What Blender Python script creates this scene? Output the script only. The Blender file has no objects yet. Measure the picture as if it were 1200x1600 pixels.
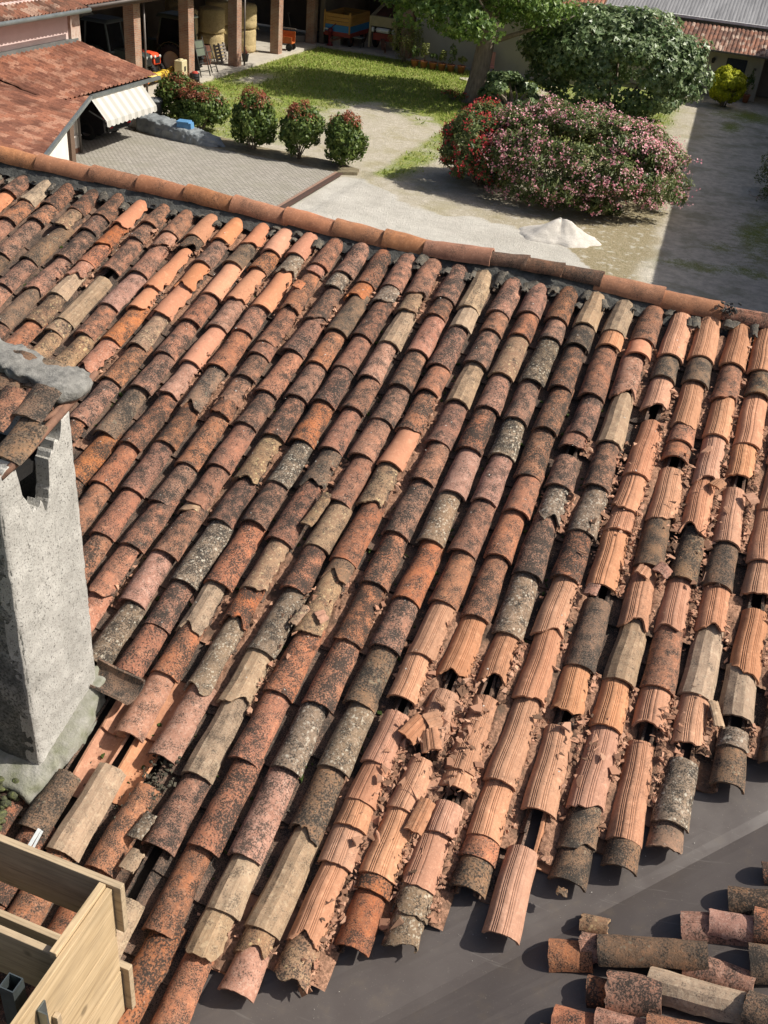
import bpy, math, random
import numpy as np
from mathutils import Matrix, Vector
D2R = math.radians
S = bpy.context.scene
COL = S.collection
# ------------------------------------------------------------------ camera
H = 10.4
F_PX, PITCH, ROLL, YAW = 1550.0, D2R(33.6), D2R(5.95), D2R(-16.8)
FWD = np.array([math.sin(YAW)*math.cos(PITCH), math.cos(YAW)*math.cos(PITCH), -math.sin(PITCH)])
_r = np.array([math.cos(YAW), -math.sin(YAW), 0.0]); _u = np.cross(_r, FWD)
RGT = _r*math.cos(ROLL)+_u*math.sin(ROLL); UPV = -_r*math.sin(ROLL)+_u*math.cos(ROLL)
cam = bpy.data.cameras.new("camera"); camo = bpy.data.objects.new("camera", cam); COL.objects.link(camo)
cam.sensor_fit = 'HORIZONTAL'; cam.sensor_width = 36.0; cam.lens = F_PX/1200*36.0
cam.clip_start = 0.05; cam.clip_end = 600
mw = Matrix.Identity(4)
for i in range(3):
    mw[i][0] = RGT[i]; mw[i][1] = UPV[i]; mw[i][2] = -FWD[i]
mw[2][3] = H
camo.matrix_world = mw
S.camera = camo
S.render.resolution_x, S.render.resolution_y = 768, 1024
# ------------------------------------------------------------------ light
SUN_E, SUN_A = 46.0, 17.0          # elevation; azimuth from +X towards +Y
w = bpy.data.worlds.new("World"); S.world = w; w.use_nodes = True
nt = w.node_tree; bg = nt.nodes['Background']
sky = nt.nodes.new('ShaderNodeTexSky'); sky.sky_type = 'NISHITA'; sky.sun_disc = False
sky.sun_elevation = D2R(SUN_E); sky.sun_rotation = D2R(90-SUN_A)
sky.air_density = .8; sky.dust_density = 4.0
nt.links.new(sky.outputs[0], bg.inputs[0]); bg.inputs[1].default_value = 0.078
sl = bpy.data.lights.new("sun", 'SUN'); so = bpy.data.objects.new("sun", sl); COL.objects.link(so)
sl.energy = 4.6; sl.angle = D2R(0.5); sl.color = (1.0, 0.95, 0.87)
sv = Vector((math.cos(D2R(SUN_E))*math.cos(D2R(SUN_A)), math.cos(D2R(SUN_E))*math.sin(D2R(SUN_A)), math.sin(D2R(SUN_E))))
so.rotation_euler = (-sv).to_track_quat('-Z', 'Y').to_euler(); so.location = (30, 10, 40)
S.view_settings.view_transform = 'Standard'; S.view_settings.look = 'None'
S.view_settings.exposure = 0.45; S.view_settings.gamma = 1.0
# ------------------------------------------------------------------ pixel -> place helpers (photo is 1200x1600)
def ray(x, y): return FWD + RGT*((x-600)/F_PX) - UPV*((y-800)/F_PX)
def g_at(x, y, z=0.0):
    v = ray(x, y); v = v*((z-H)/v[2]); return np.array([v[0], v[1], z])
AL = D2R(18.1); CA, SA = math.cos(AL), math.sin(AL)
NM = np.array([0, -SA, CA]); TM = np.array([0, CA, SA]); DM = 4.783
def m_at(x, y, off=0.0):
    v = ray(x, y); v = v*(-(DM+off)/(NM@v)); v[2] += H; return v
def mp(X, u, h=0.0):
    "point of the roof: X across, u metres down from the ridge, h above the crowns of the tiles"
    p = np.array([X, 7.45, -DM/CA + 7.45*math.tan(AL)+H]) - TM*u + NM*h
    return p
# ------------------------------------------------------------------ nodes
def new_mat(name, rough=0.85, spec=0.3):
    m = bpy.data.materials.new(name); m.use_nodes = True
    b = m.node_tree.nodes['Principled BSDF']; b.inputs['Roughness'].default_value = rough
    b.inputs['Specular IOR Level'].default_value = spec
    return m, m.node_tree, b
def nd(nt, t, **k):
    n = nt.nodes.new('ShaderNode'+t)
    for a, v in k.items():
        if a.startswith('i_'):
            n.inputs[int(a[2:]) if a[2:].isdigit() else a[2:].replace('_', ' ')].default_value = v
        else: setattr(n, a, v)
    return n
def lk(nt, a, b): nt.links.new(a, b)
def noise(nt, vec, scale, detail=4, rough=.55, dist=0.0):
    n = nd(nt, 'TexNoise'); n.inputs['Scale'].default_value = scale; n.inputs['Detail'].default_value = detail
    n.inputs['Roughness'].default_value = rough; n.inputs['Distortion'].default_value = dist
    if vec is not None: lk(nt, vec, n.inputs['Vector'])
    return n.outputs['Fac']
def ramp(nt, fac, a, b, ca=(0, 0, 0), cb=(1, 1, 1)):
    r = nd(nt, 'ValToRGB'); e = r.color_ramp.elements
    e[0].position, e[1].position = a, b; e[0].color = (*ca, 1); e[1].color = (*cb, 1)
    lk(nt, fac, r.inputs[0]); return r.outputs[0]
def mix(nt, fac, a, b, mode='MIX'):
    m = nd(nt, 'Mix', data_type='RGBA', blend_type=mode)
    for v, i in ((fac, 0), (a, 6), (b, 7)):
        if hasattr(v, 'is_linked') or hasattr(v, 'links'): lk(nt, v, m.inputs[i])
        elif i == 0: m.inputs[0].default_value = v
        else: m.inputs[i].default_value = (*v, 1)
    return m.outputs[2]
def mth(nt, op, a, b=0.0, clamp=False):
    m = nd(nt, 'Math', operation=op, use_clamp=clamp)
    for v, i in ((a, 0), (b, 1)):
        if isinstance(v, (int, float)): m.inputs[i].default_value = v
        else: lk(nt, v, m.inputs[i])
    return m.outputs[0]
def bump(nt, b, hgt, dist=.003, strength=1.0):
    n = nd(nt, 'Bump'); n.inputs['Distance'].default_value = dist; n.inputs['Strength'].default_value = strength
    lk(nt, hgt, n.inputs['Height']); lk(nt, n.outputs[0], b.inputs['Normal'])
def objvec(nt, jitter=True, scale=None):
    tc = nd(nt, 'TexCoord'); v = tc.outputs['Object']
    if jitter:
        oi = nd(nt, 'ObjectInfo'); r = oi.outputs['Random']
        c = nd(nt, 'CombineXYZ')
        for i, k in enumerate((53., 31., 17.)): lk(nt, mth(nt, 'MULTIPLY', r, k), c.inputs[i])
        a = nd(nt, 'VectorMath', operation='ADD'); lk(nt, v, a.inputs[0]); lk(nt, c.outputs[0], a.inputs[1]); v = a.outputs[0]
    if scale:
        mpn = nd(nt, 'Mapping'); mpn.inputs['Scale'].default_value = scale; lk(nt, v, mpn.inputs[0]); v = mpn.outputs[0]
    return v
MATS = {}
def plain(name, c, c2=None, rough=.85, sc=8, bsc=40, bd=.003, spec=.3, metal=0, stretch=None, jitter=True):
    "two-tone noisy paint / plaster / wood / metal"
    if name in MATS: return MATS[name]
    m, nt, b = new_mat(name, rough, spec); v = objvec(nt, jitter, stretch)
    c2 = c2 or tuple(x*.75 for x in c)
    n1 = noise(nt, v, sc, 6, .6); col = mix(nt, ramp(nt, n1, .35, .68), c, c2)
    lk(nt, col, b.inputs['Base Color']); b.inputs['Metallic'].default_value = metal
    if bd: bump(nt, b, noise(nt, v, bsc, 5, .65), bd)
    MATS[name] = m; return m
def tile_mat(name, c1, c2, c3, spk=.5, spc=(.03, .026, .022), lich=.15, lcol=(.42, .38, .29), bd=.0022, streak=0., rough=.9, smask=14):
    m, nt, b = new_mat(name, rough, .25); v0 = objvec(nt)
    oi = nd(nt, 'ObjectInfo')
    vsc = nd(nt, 'VectorMath', operation='SCALE'); lk(nt, v0, vsc.inputs[0]); lk(nt, mth(nt, 'ADD', mth(nt, 'MULTIPLY', mth(nt, 'FRACT', mth(nt, 'MULTIPLY', oi.outputs['Random'], 19.1)), .65), .72), vsc.inputs['Scale']); v = vsc.outputs[0]
    n1 = noise(nt, v, 9, 5, .6, .4); base = mix(nt, ramp(nt, n1, .36, .64), c1, c2)
    n2 = noise(nt, v, 55, 6, .7); base = mix(nt, ramp(nt, n2, .5, .68), base, c3)
    if streak:
        vs = objvec(nt, True, (90, 5, 90)); n4 = noise(nt, vs, 1, 5, .6)
        base = mix(nt, mth(nt, 'MULTIPLY', ramp(nt, n4, .5, .62), streak), base, tuple(x*.55 for x in c2))
    # large worn patches of the bare clay
    n5 = noise(nt, v, 22, 3, .5); base = mix(nt, mth(nt, 'MULTIPLY', ramp(nt, n5, .58, .7), .5), base, tuple(min(1, x*1.25) for x in c3))
    # dark lichen: fine specks, soft blotches and a thin overall film, amount differs from tile to tile
    rt = mth(nt, 'FRACT', mth(nt, 'MULTIPLY', oi.outputs['Random'], 113.7))
    n3 = noise(nt, v, 125, 4, .7); nB = noise(nt, v, 70, 5, .7); msk = noise(nt, v, smask, 4, .6)
    mo_ = mth(nt, 'ADD', mth(nt, 'MULTIPLY', mth(nt, 'SUBTRACT', msk, .5), .58), mth(nt, 'MULTIPLY', mth(nt, 'SUBTRACT', rt, .5), .10))
    th = .645-.20*spk
    film = ramp(nt, mth(nt, 'ADD', nB, mo_), th-.09, th+.17); base = mix(nt, mth(nt, 'MULTIPLY', film, min(.6, .10+.42*spk)), base, tuple(x*2.2+.025 for x in spc))
    s1 = ramp(nt, mth(nt, 'ADD', n3, mo_), th, th+.10)
    base = mix(nt, mth(nt, 'MULTIPLY', s1, min(.92, .3+.8*spk)), base, spc)
    # pale round lichen rosettes
    wv = nd(nt, 'VectorMath', operation='ADD'); lk(nt, v, wv.inputs[0]); cn_ = nd(nt, 'CombineXYZ'); nw = mth(nt, 'MULTIPLY', mth(nt, 'SUBTRACT', noise(nt, v, 70, 3), .5), .02)
    for q in range(3): lk(nt, nw, cn_.inputs[q])
    lk(nt, cn_.outputs[0], wv.inputs[1])
    n6 = noise(nt, v, 62, 5, .7, .6); tl = .74-.24*lich
    vo = nd(nt, 'TexVoronoi'); vo.inputs['Scale'].default_value = 38; lk(nt, wv.outputs[0], vo.inputs['Vector']); m2 = noise(nt, v, 11, 3)
    ros = mth(nt, 'MULTIPLY', ramp(nt, vo.outputs['Distance'], .22, .34, (1, 1, 1), (0, 0, 0)), ramp(nt, m2, .62-.25*lich, .70-.25*lich))
    base = mix(nt, mth(nt, 'MULTIPLY', ramp(nt, n6, tl, tl+.06), .8), base, lcol)
    base = mix(nt, mth(nt, 'MULTIPLY', ros, min(.75, lich*1.6)), base, tuple(x*1.05 for x in lcol))
    n7 = noise(nt, v, 160, 2, .5); base = mix(nt, mth(nt, 'MULTIPLY', ramp(nt, n7, .70, .74), .25+spk*.5), base, (.42, .36, .28))
    hs = nd(nt, 'HueSaturation'); lk(nt, base, hs.inputs['Color'])
    lk(nt, mth(nt, 'ADD', mth(nt, 'MULTIPLY', oi.outputs['Random'], .008), .5015), hs.inputs['Hue'])
    r2 = mth(nt, 'FRACT', mth(nt, 'MULTIPLY', oi.outputs['Random'], 71.3))
    lk(nt, mth(nt, 'ADD', mth(nt, 'MULTIPLY', r2, .24), .87), hs.inputs['Value'])
    r3 = mth(nt, 'FRACT', mth(nt, 'MULTIPLY', oi.outputs['Random'], 37.7))
    lk(nt, mth(nt, 'ADD', mth(nt, 'MULTIPLY', r3, .18), .90), hs.inputs['Saturation'])
    lk(nt, hs.outputs[0], b.inputs['Base Color'])
    hgt = mth(nt, 'ADD', mth(nt, 'MULTIPLY', n2, 1.0), mth(nt, 'MULTIPLY', n6, 1.2)); hgt = mth(nt, 'ADD', hgt, mth(nt, 'MULTIPLY', n3, .7))
    bump(nt, b, hgt, bd)
    MATS[name] = m; return m
TM_ = {
 'B': tile_mat('tile_brown', (.34, .138, .082), (.21, .102, .068), (.42, .20, .128), .88, lich=.10),
 'D': tile_mat('tile_dark', (.21, .122, .075), (.13, .088, .06), (.30, .155, .09), .84, lich=.30, lcol=(.24, .21, .15), smask=9),
 'O': tile_mat('tile_orange', (.47, .20, .118), (.43, .182, .108), (.50, .23, .142), .10, lich=.0, bd=.0008),
 'G': tile_mat('tile_grooved', (.465, .228, .142), (.39, .187, .115), (.51, .265, .17), .20, lich=.03, bd=.0012, streak=.3),
 'T': tile_mat('tile_tan', (.37, .25, .165), (.28, .19, .125), (.40, .30, .205), .45, lich=.10, lcol=(.36, .33, .2), bd=.001, streak=.35),
 'P': tile_mat('tile_pink', (.39, .19, .135), (.30, .135, .092), (.45, .26, .195), .66, lich=.14),
 'L': tile_mat('tile_lichen', (.24, .16, .105), (.19, .13, .088), (.33, .235, .17), .85, lich=.66, lcol=(.44, .39, .31)),
 'R': tile_mat('tile_rust', (.41, .142, .07), (.27, .108, .062), (.47, .195, .10), .84, lich=.05, smask=10),
 'Y': tile_mat('tile_ochre', (.30, .185, .11), (.24, .13, .08), (.38, .25, .15), .72, lich=.5, lcol=(.48, .36, .2)),
 'C': tile_mat('tile_channel', (.21, .11, .072), (.12, .075, .052), (.27, .15, .10), .75, lich=.1, smask=5),
 'K': tile_mat('tile_ridge', (.40, .175, .098), (.30, .135, .08), (.45, .21, .125), .42, lich=.05, smask=6, bd=.0014),
}
# ------------------------------------------------------------------ mesh helpers
class MB:
    def __init__(s): s.v = []; s.f = []; s.sm = []
    def add(s, vs, fs, smooth=False):
        o = len(s.v); s.v += [tuple(float(c) for c in p) for p in vs]
        s.f += [tuple(i+o for i in f) for f in fs]; s.sm += [smooth]*len(fs); return s
    def hexa(s, p):
        return s.add(p, [(3, 2, 1, 0), (4, 5, 6, 7), (0, 1, 5, 4), (1, 2, 6, 5), (2, 3, 7, 6), (3, 0, 4, 7)])
    def box(s, c, d, rz=0, rx=0, ry=0, taper=1.0):
        R = (Matrix.Rotation(rz, 3, 'Z') @ Matrix.Rotation(ry, 3, 'Y') @ Matrix.Rotation(rx, 3, 'X'))
        p = []
        for z in (-.5, .5):
            k = taper if z > 0 else 1.0
            for x, y in ((-.5, -.5), (.5, -.5), (.5, .5), (-.5, .5)):
                p.append(Vector(c)+R @ Vector((x*d[0]*k, y*d[1]*k, z*d[2])))
        return s.hexa(p)
    def bar(s, a, b, wd, ht, up=(0, 0, 1)):
        a = Vector(a); b = Vector(b); d = (b-a).normalized(); u = Vector(up)
        x = d.cross(u).normalized(); z = x.cross(d).normalized(); p = []
        for q in (a, b):
            for i, j in ((-1, -1), (1, -1), (1, 1), (-1, 1)): p.append(q+x*(i*wd/2)+z*(j*ht/2))
        return s.hexa(p)
    def tube(s, pts, r, n=10, cap=True, smooth=True):
        pts = [Vector(p) for p in pts]; rs = r if hasattr(r, '__len__') else [r]*len(pts); vs = []; fs = []
        x = None
        for k, p in enumerate(pts):
            d = (pts[min(k+1, len(pts)-1)]-pts[max(k-1, 0)]).normalized()
            if x is None:
                x = d.cross(Vector((0, 0, 1)) if abs(d.z) < .9 else Vector((1, 0, 0))).normalized()
            x = (x-d*x.dot(d)).normalized(); y = d.cross(x)
            for i in range(n):
                a = 2*math.pi*i/n; vs.append(p+x*(math.cos(a)*rs[k])+y*(math.sin(a)*rs[k]))
        for k in range(len(pts)-1):
            for i in range(n): j = (i+1) % n; fs.append((k*n+i, k*n+j, k*n+n+j, k*n+n+i))
        s.add(vs, fs, smooth)
        if cap:
            o = len(s.v)-len(vs); L = len(pts)-1
            s.f += [tuple(o+i for i in range(n-1, -1, -1)), tuple(o+L*n+i for i in range(n))]; s.sm += [False]*2
        return s
    def lathe(s, prof, c=(0, 0, 0), n=20, axis='Z', smooth=True, sy=1.0):
        vs = []; fs = []
        for r, z in prof:
            for i in range(n):
                a = 2*math.pi*i/n; q = (r*math.cos(a), r*math.sin(a)*sy, z)
                if axis == 'Y': q = (q[0], q[2], q[1])
                elif axis == 'X': q = (q[2], q[0], q[1])
                vs.append((q[0]+c[0], q[1]+c[1], q[2]+c[2]))
        for k in range(len(prof)-1):
            for i in range(n): j = (i+1) % n; fs.append((k*n+i, k*n+j, k*n+n+j, k*n+n+i))
        return s.add(vs, fs, smooth)
    def prism(s, poly, z0, z1, plane='XY', c=(0, 0, 0)):
        n = len(poly); vs = []
        for z in (z0, z1):
            for a, b in poly:
                q = {'XY': (a, b, z), 'XZ': (a, z, b), 'YZ': (z, a, b)}[plane]; vs.append((q[0]+c[0], q[1]+c[1], q[2]+c[2]))
        fs = [tuple(range(n-1, -1, -1)), tuple(range(n, 2*n))]+[(i, (i+1) % n, n+(i+1) % n, n+i) for i in range(n)]
        return s.add(vs, fs)
    def mesh(s, name, mat=None):
        me = bpy.data.meshes.new(name); me.from_pydata(s.v, [], s.f)
        me.polygons.foreach_set('use_smooth', s.sm); me.update()
        if mat: me.materials.append(mat)
        return me
def np_mesh(name, V, F, mat=None, smooth=None):
    "V (n,3) array, F (m,4) quads"
    me = bpy.data.meshes.new(name); V = np.asarray(V, np.float32); F = np.asarray(F, np.int32)
    k = F.shape[1]
    me.vertices.add(len(V)); me.vertices.foreach_set('co', V.ravel())
    me.loops.add(F.size); me.loops.foreach_set('vertex_index', F.ravel())
    me.polygons.add(len(F)); me.polygons.foreach_set('loop_start', np.arange(0, F.size, k, dtype=np.int32))
    try: me.polygons.foreach_set('loop_total', np.full(len(F), k, np.int32))
    except Exception: pass
    if smooth is not None: me.polygons.foreach_set('use_smooth', np.full(len(F), smooth) if np.isscalar(smooth) else smooth)
    me.update(calc_edges=True); me.validate()
    if mat: me.materials.append(mat)
    return me
def link(name, me, parent=None, world=False):
    o = bpy.data.objects.new(name, me); COL.objects.link(o)
    if parent is not None:
        o.parent = parent
        if world: o.matrix_parent_inverse = parent.matrix_basis.inverted()
    return o
def tag(o, label, cat, group=None, kind=None):
    o['label'] = label
    if cat: o['category'] = cat
    if group: o['group'] = group
    if kind: o['kind'] = kind
    return o
def thing(name, label, cat, loc=(0, 0, 0), rz=0, group=None):
    o = bpy.data.objects.new(name, None); COL.objects.link(o); o.empty_display_size = .2
    o.location = tuple(float(c) for c in loc); o.rotation_euler = (0, 0, rz)
    return tag(o, label, cat, group)
def part(name, mb, mat, parent, world=False, label=None):
    o = link(name, mb.mesh(name, mat) if isinstance(mb, MB) else mb, parent, world)
    if label: o['label'] = label
    return o
def structure(name, mb, mat):
    o = link(name, mb.mesh(name, mat) if isinstance(mb, MB) else mb); o['kind'] = 'structure'; return o
def dup(root, loc, rz=None, label=None):
    r = root.copy(); COL.objects.link(r); r.location = tuple(float(c) for c in loc)
    if rz is not None: r.rotation_euler = (0, 0, rz)
    if label: r['label'] = label
    for c in list(root.children):
        k = c.copy(); COL.objects.link(k); k.parent = r
        for g in c.children:
            q = g.copy(); COL.objects.link(q); q.parent = k
    return r
def vnoise(x, y, seed=0, oct=4):
    "value noise on arrays"
    rng = np.random.RandomState(seed); T = rng.rand(64, 64); o = 0; a = .5; tot = 0
    for k in range(oct):
        xi = np.floor(x).astype(int); yi = np.floor(y).astype(int); fx = x-xi; fy = y-yi
        fx = fx*fx*(3-2*fx); fy = fy*fy*(3-2*fy)
        g = lambda i, j: T[(xi+i) % 64, (yi+j) % 64]
        o = o+a*((g(0, 0)*(1-fx)+g(1, 0)*fx)*(1-fy)+(g(0, 1)*(1-fx)+g(1, 1)*fx)*fy); tot += a; a *= .55
        x = x*2.03+11.3; y = y*2.03+7.7
    return o/tot
def sstep(a, b, x): t = np.clip((x-a)/(b-a), 0, 1); return t*t*(3-2*t)
# ================================================================== THE ROOF
ORD = ['zeroth', 'first', 'second', 'third', 'fourth', 'fifth', 'sixth', 'seventh', 'eighth', 'ninth', 'tenth', 'eleventh', 'twelfth', 'thirteenth', 'fourteenth', 'fifteenth', 'sixteenth', 'seventeenth', 'eighteenth', 'nineteenth', 'twentieth', 'twenty-first', 'twenty-second', 'twenty-third', 'twenty-fourth', 'twenty-fifth', 'twenty-sixth', 'twenty-seventh', 'twenty-eighth', 'twenty-ninth', 'thirtieth', 'thirty-first', 'thirty-second', 'thirty-third', 'thirty-fourth', 'thirty-fifth']
def jagf(rng, n, amp, mean=0.0):
    xs = np.linspace(0, 1, n); xs[1:-1] += rng.uniform(-.4, .4, n-2)/n
    ys = mean+amp*rng.uniform(-1, 1, n)
    return lambda t: np.interp(t, xs, ys)
def tile_np(L, w0=.088, w1=.071, h0=.076, h1=.062, th=.013, seed=0, kind='B', low=.004, up=.004, right=0., left=0., cut=None, nx=18, ny=13, ext=None):
    rng = np.random.RandomState(seed); tm = D2R(80)
    if kind == 'T' and nx > 8:
        f = np.radians([-80, -50, -20, 12, 42, 80]); th_ = []
        for a, b in zip(f[:-1], f[1:]): th_ += list(np.linspace(a, b, 4)[:-1])
        th_ = np.array(th_+[f[-1]]); rad = np.zeros_like(th_)
        # straight facets
        xs = np.interp(th_, f, np.sin(f)/math.sin(tm)); zs = np.interp(th_, f, (np.cos(f)-math.cos(tm))/(1-math.cos(tm)))
    else:
        base = list(np.linspace(-tm, tm, nx+1)); rad = {}
        if kind == 'G' and nx > 8:
            k = rng.choice([-8, -4, 0, 4])
            gs = [-27+k, -20+k, -14+k, 8+k, 14+k, 21+k]
            if rng.rand() < .3: gs = gs[:3]+[2+k]
            for g in gs:
                base = [b for b in base if abs(b-D2R(g)) > D2R(2.6)]
                for q, dd in ((-1.9, 0), (-.5, 1), (.5, 1), (1.9, 0)):
                    base.append(D2R(g+q)); rad[round(D2R(g+q), 5)] = dd*.0034
        th_ = np.array(sorted(base)); rd = np.array([rad.get(round(a, 5), 0.) for a in th_])
        xs = zs = None; rad = rd
    T = np.linspace(0, 1, ny+1)**1.0
    T = np.concatenate([[0, .03], T[1:-1], [.97, 1]]) if ny > 6 else T
    a, t = np.meshgrid(th_, T); s01 = (a+tm)/(2*tm)
    # torn edges
    lo = low*.5+np.abs(jagf(rng, 9, low)(s01)) if low else np.zeros_like(a)
    hi = np.abs(jagf(rng, 9, up)(s01)) if up else np.zeros_like(a)
    if cut:
        for (s0, depth, wd) in cut: lo = np.maximum(lo, depth*(.5+.5*np.cos(np.pi*np.clip(np.abs(s01-s0)/wd, 0, 1)))*(1+.22*jagf(rng, 8, 1.)(s01))+jagf(rng, 26, .004)(s01))
    y = np.clip(t*L, lo, L-hi)
    tr = tm*(1-right*np.clip(.55+jagf(rng, 15, .55)(y/L), 0, 1)); tl = tm*(1-left*np.clip(.5+jagf(rng, 11, .5)(y/L), 0, 1))
    ac = np.clip(a, -tl, tr); tt = y/L
    w = w0+(w1-w0)*tt; h = h0+(h1-h0)*tt
    if xs is not None:
        X = np.interp(ac, th_, xs)*w; Z = np.interp(ac, th_, zs)*h
    else:
        X = w*np.sin(ac)/math.sin(tm); Z = h*(np.cos(ac)-math.cos(tm))/(1-math.cos(tm))
        R = np.broadcast_to(rad, a.shape); X = X*(1-R/.085); Z = Z-R*np.cos(ac)
    ph = rng.rand(6)*6.28
    wob = .0022*(np.sin(y*13+ph[0]+ac*1.3)+np.sin(y*29+ph[1]-ac*2.1)*.6+np.sin(y*51+ac*5+ph[2])*.35)
    Z = Z+wob+(rng.rand()-.5)*.006*np.sin(tt*3.14); X = X+.0022*np.sin(y*17+ph[3])+(rng.rand()-.5)*.006*tt*tt
    O = np.stack([X, y, Z], -1)
    Xi = X*(1-th/w); Zi = Z-th*np.maximum(.12, np.cos(ac*.95))
    I = np.stack([Xi, y, Zi], -1)
    m, n = a.shape; V = [O.reshape(-1, 3), I.reshape(-1, 3)]; F = []; sm = []
    ii, jj = np.meshgrid(np.arange(m-1), np.arange(n-1), indexing='ij'); q = (ii*n+jj).ravel()
    F.append(np.stack([q, q+1, q+n+1, q+n], 1)); F.append(np.stack([q, q+n, q+n+1, q+1], 1)+m*n)
    sm += [kind != 'T']*(2*len(q)); cnt = 2*m*n
    for e0, e1, rev in ((O[0], I[0], 0), (O[-1], I[-1], 1), (O[:, 0], I[:, 0], 1), (O[:, -1], I[:, -1], 0)):
        k = len(e0); V += [e0, e1]; i = np.arange(k-1)
        f = np.stack([cnt+i, cnt+k+i, cnt+k+i+1, cnt+i+1], 1); F.append(f[:, ::-1] if rev else f); sm += [False]*len(f); cnt += 2*k
    return np.concatenate(V), np.concatenate(F), np.array(sm)
def place(p, ax, up, flip=False):
    "matrix with local y along ax and local z along up"
    y = Vector(ax).normalized(); z = Vector(up); x = y.cross(z).normalized(); z = x.cross(y)
    if flip: x, z = -x, -z
    m = Matrix.Identity(4)
    for i in range(3): m[i][0], m[i][1], m[i][2], m[i][3] = x[i], y[i], z[i], float(p[i])
    return m
COLX = [-5.85, -5.62, -5.38, -5.13, -4.88, -4.66, -4.44, -4.21, -4.00, -3.775, -3.53, -3.32, -3.10, -2.88, -2.66, -2.445, -2.245, -2.03, -1.805, -1.60, -1.37, -1.155, -.94, -.73, -.52, -.305, -.085, .135, .35, .55, .775, 1.0, 1.22, 1.44, 1.66]
ROWS = {
 0: '0.37B 0.78O 1.12B', 1: '0.44T 0.72B 1.1B', 2: '0.43B 0.65B 1.15B 1.5D', 3: '0.42B 0.67Y! 1.14D 1.49B 1.85B', 4: '0.43B 0.64B 1.02B 1.48B! 1.88D 2.2B',
 5: '0.51O! 0.79R! 1.02R 1.22P! 1.45T 1.79Y 2.1B', 6: '0.40B 0.62B! 1.04B 1.70Tg 1.84Y 2.15Y', 7: '0.46B 0.67P! 1.00B 1.43P 1.79B 2.12Y',
 8: '0.43O 0.61D! 1.14O! 1.40O! 1.77R 2.14P!', 9: '0.41O 0.73B 1.05O! 1.40O! 1.77Y 2.15B 2.58B 2.75R! 3.05B',
 10: '0.40O! 0.65D 1.06O 1.39B 1.78B 2.16B 2.63D 3.04R 3.42B', 11: '0.41O 0.65R 1.06O! 1.38P 1.80O 2.15P! 2.66B 3.03R 3.43B 3.8B',
 12: '0.39O 0.65L! 1.07O 1.37B 1.78R 2.23D! 2.57R 3.01B 3.39R 3.75B 4.05R!', 13: '0.46B 0.57P! 1.03R! 1.44R! 1.57B 1.81B 2.11B! 2.21R! 2.69B 3.04B 3.41B 3.81R! 4.1P',
 14: '0.49B 0.68L! 1.09B! 1.45B 1.90R 2.23B 2.64B 2.99B! 3.06Y! 3.39B 3.77P 4.2L', 15: '0.55B 0.75R! 1.14D 1.51B 1.87B 2.27B 2.70Y! 3.05B 3.54L 3.87B 4.2R 5.15Dg',
 16: '0.52B 0.72L! 1.13B 1.49B 1.86B 2.25R 2.64L 2.99B 3.48R 3.84T! 4.14R 4.53P 5.2Tg 5.55B', 17: '0.56B! 0.77Y! 1.14T 1.52P 1.85B 2.25B 2.61D! 3.06B 3.46Y! 3.72R! 4.19L! 4.58P 5.21Rg 5.62R',
 18: '0.53B 0.74B 1.16P 1.54B 1.89B 2.24B 2.66B 3.03Y 3.37R 3.82L 4.18T! 4.61T 5.01B 5.72Th', 19: '0.57T 0.80T 1.25B 1.52B 1.92B! 2.25O 2.62Y! 3.07B 3.23D! 3.63Y! 4.03R 4.45R 4.94R 5.37B 5.85R',
 20: '0.55B 0.77B 1.14B 1.55T 1.96B 2.31B 2.77B 3.17B 3.60R! 4.02R 4.42L 4.91P 5.18T 5.41T! 5.9R', 21: '0.48B 0.75R 1.20Y 1.54B 1.95B 2.34P 2.76L 3.21R 3.56B 3.94D 4.33L 4.73D! 5.19T 5.32Y! 5.48P',
 22: '0.49B 0.71B 1.19L 1.58B 1.93L 2.34P 2.77B 3.16R 3.54G 3.83G 4.23Gg 4.45G 4.59G 4.79G 5.19G! 5.37Y!', 23: '0.48T 0.72D 1.19B 1.61B 2.05B 2.36B 2.73R 3.19R 3.62G! 4.05Gg 4.42Gg 4.77G 4.85R 5.12R',
 24: '0.48T 0.65G 1.19B 1.58B 1.71B! 2.07Bg 2.38L! 2.80B 3.24L 3.57G! 4.12Gg 4.22G 4.47Gg 4.76G! 4.90L! 5.06L!', 25: '0.51B 0.67O 1.13P! 1.58T 1.99B 2.38L 2.75B 3.18G! 3.61G! 4.11G 4.41G 4.52R 4.68D',
 26: '0.61G 0.85D 1.19G! 1.81Gg 2.13G! 2.30G! 2.74G 3.31Dg 3.62G! 4.19Gg 4.83Gh', 27: '0.56G 0.82D 1.28G! 1.43R 1.58R 2.13Gg! 2.50D 2.96G! 3.32T 3.62G 4.11G! 4.33D! 4.48D',
 28: '0.56G 0.94B! 1.30G 1.74G! 2.17G! 2.53D 2.92G! 3.30B 3.55G! 4.19Gg 4.33D', 29: '0.57G 0.81D 1.31G 1.62G! 2.17Gg 2.51D 2.84G! 3.27T 3.58G! 4.03Lg 4.17D!',
 30: '0.55G 0.95B 1.40G 1.82G 2.24G 2.51G! 3.07Gg! 3.33T 3.52Lg! 3.73D', 31: '0.55G 0.95B 1.40G 1.80G 2.20G 2.60G! 3.00G 3.20G! 3.38L 3.53D',
}
ADJ = {'B': 'brown black-specked', 'D': 'dark lichen-blackened', 'O': 'smooth bright orange', 'G': 'salmon grooved', 'T': 'tan faceted', 'P': 'dusty pink', 'L': 'pale lichen-spotted', 'R': 'rust-red speckled', 'Y': 'ochre flaking'}
rng0 = random.Random(5)
fillV, fillF, fillS, nfill = [], [], [], 0
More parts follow.
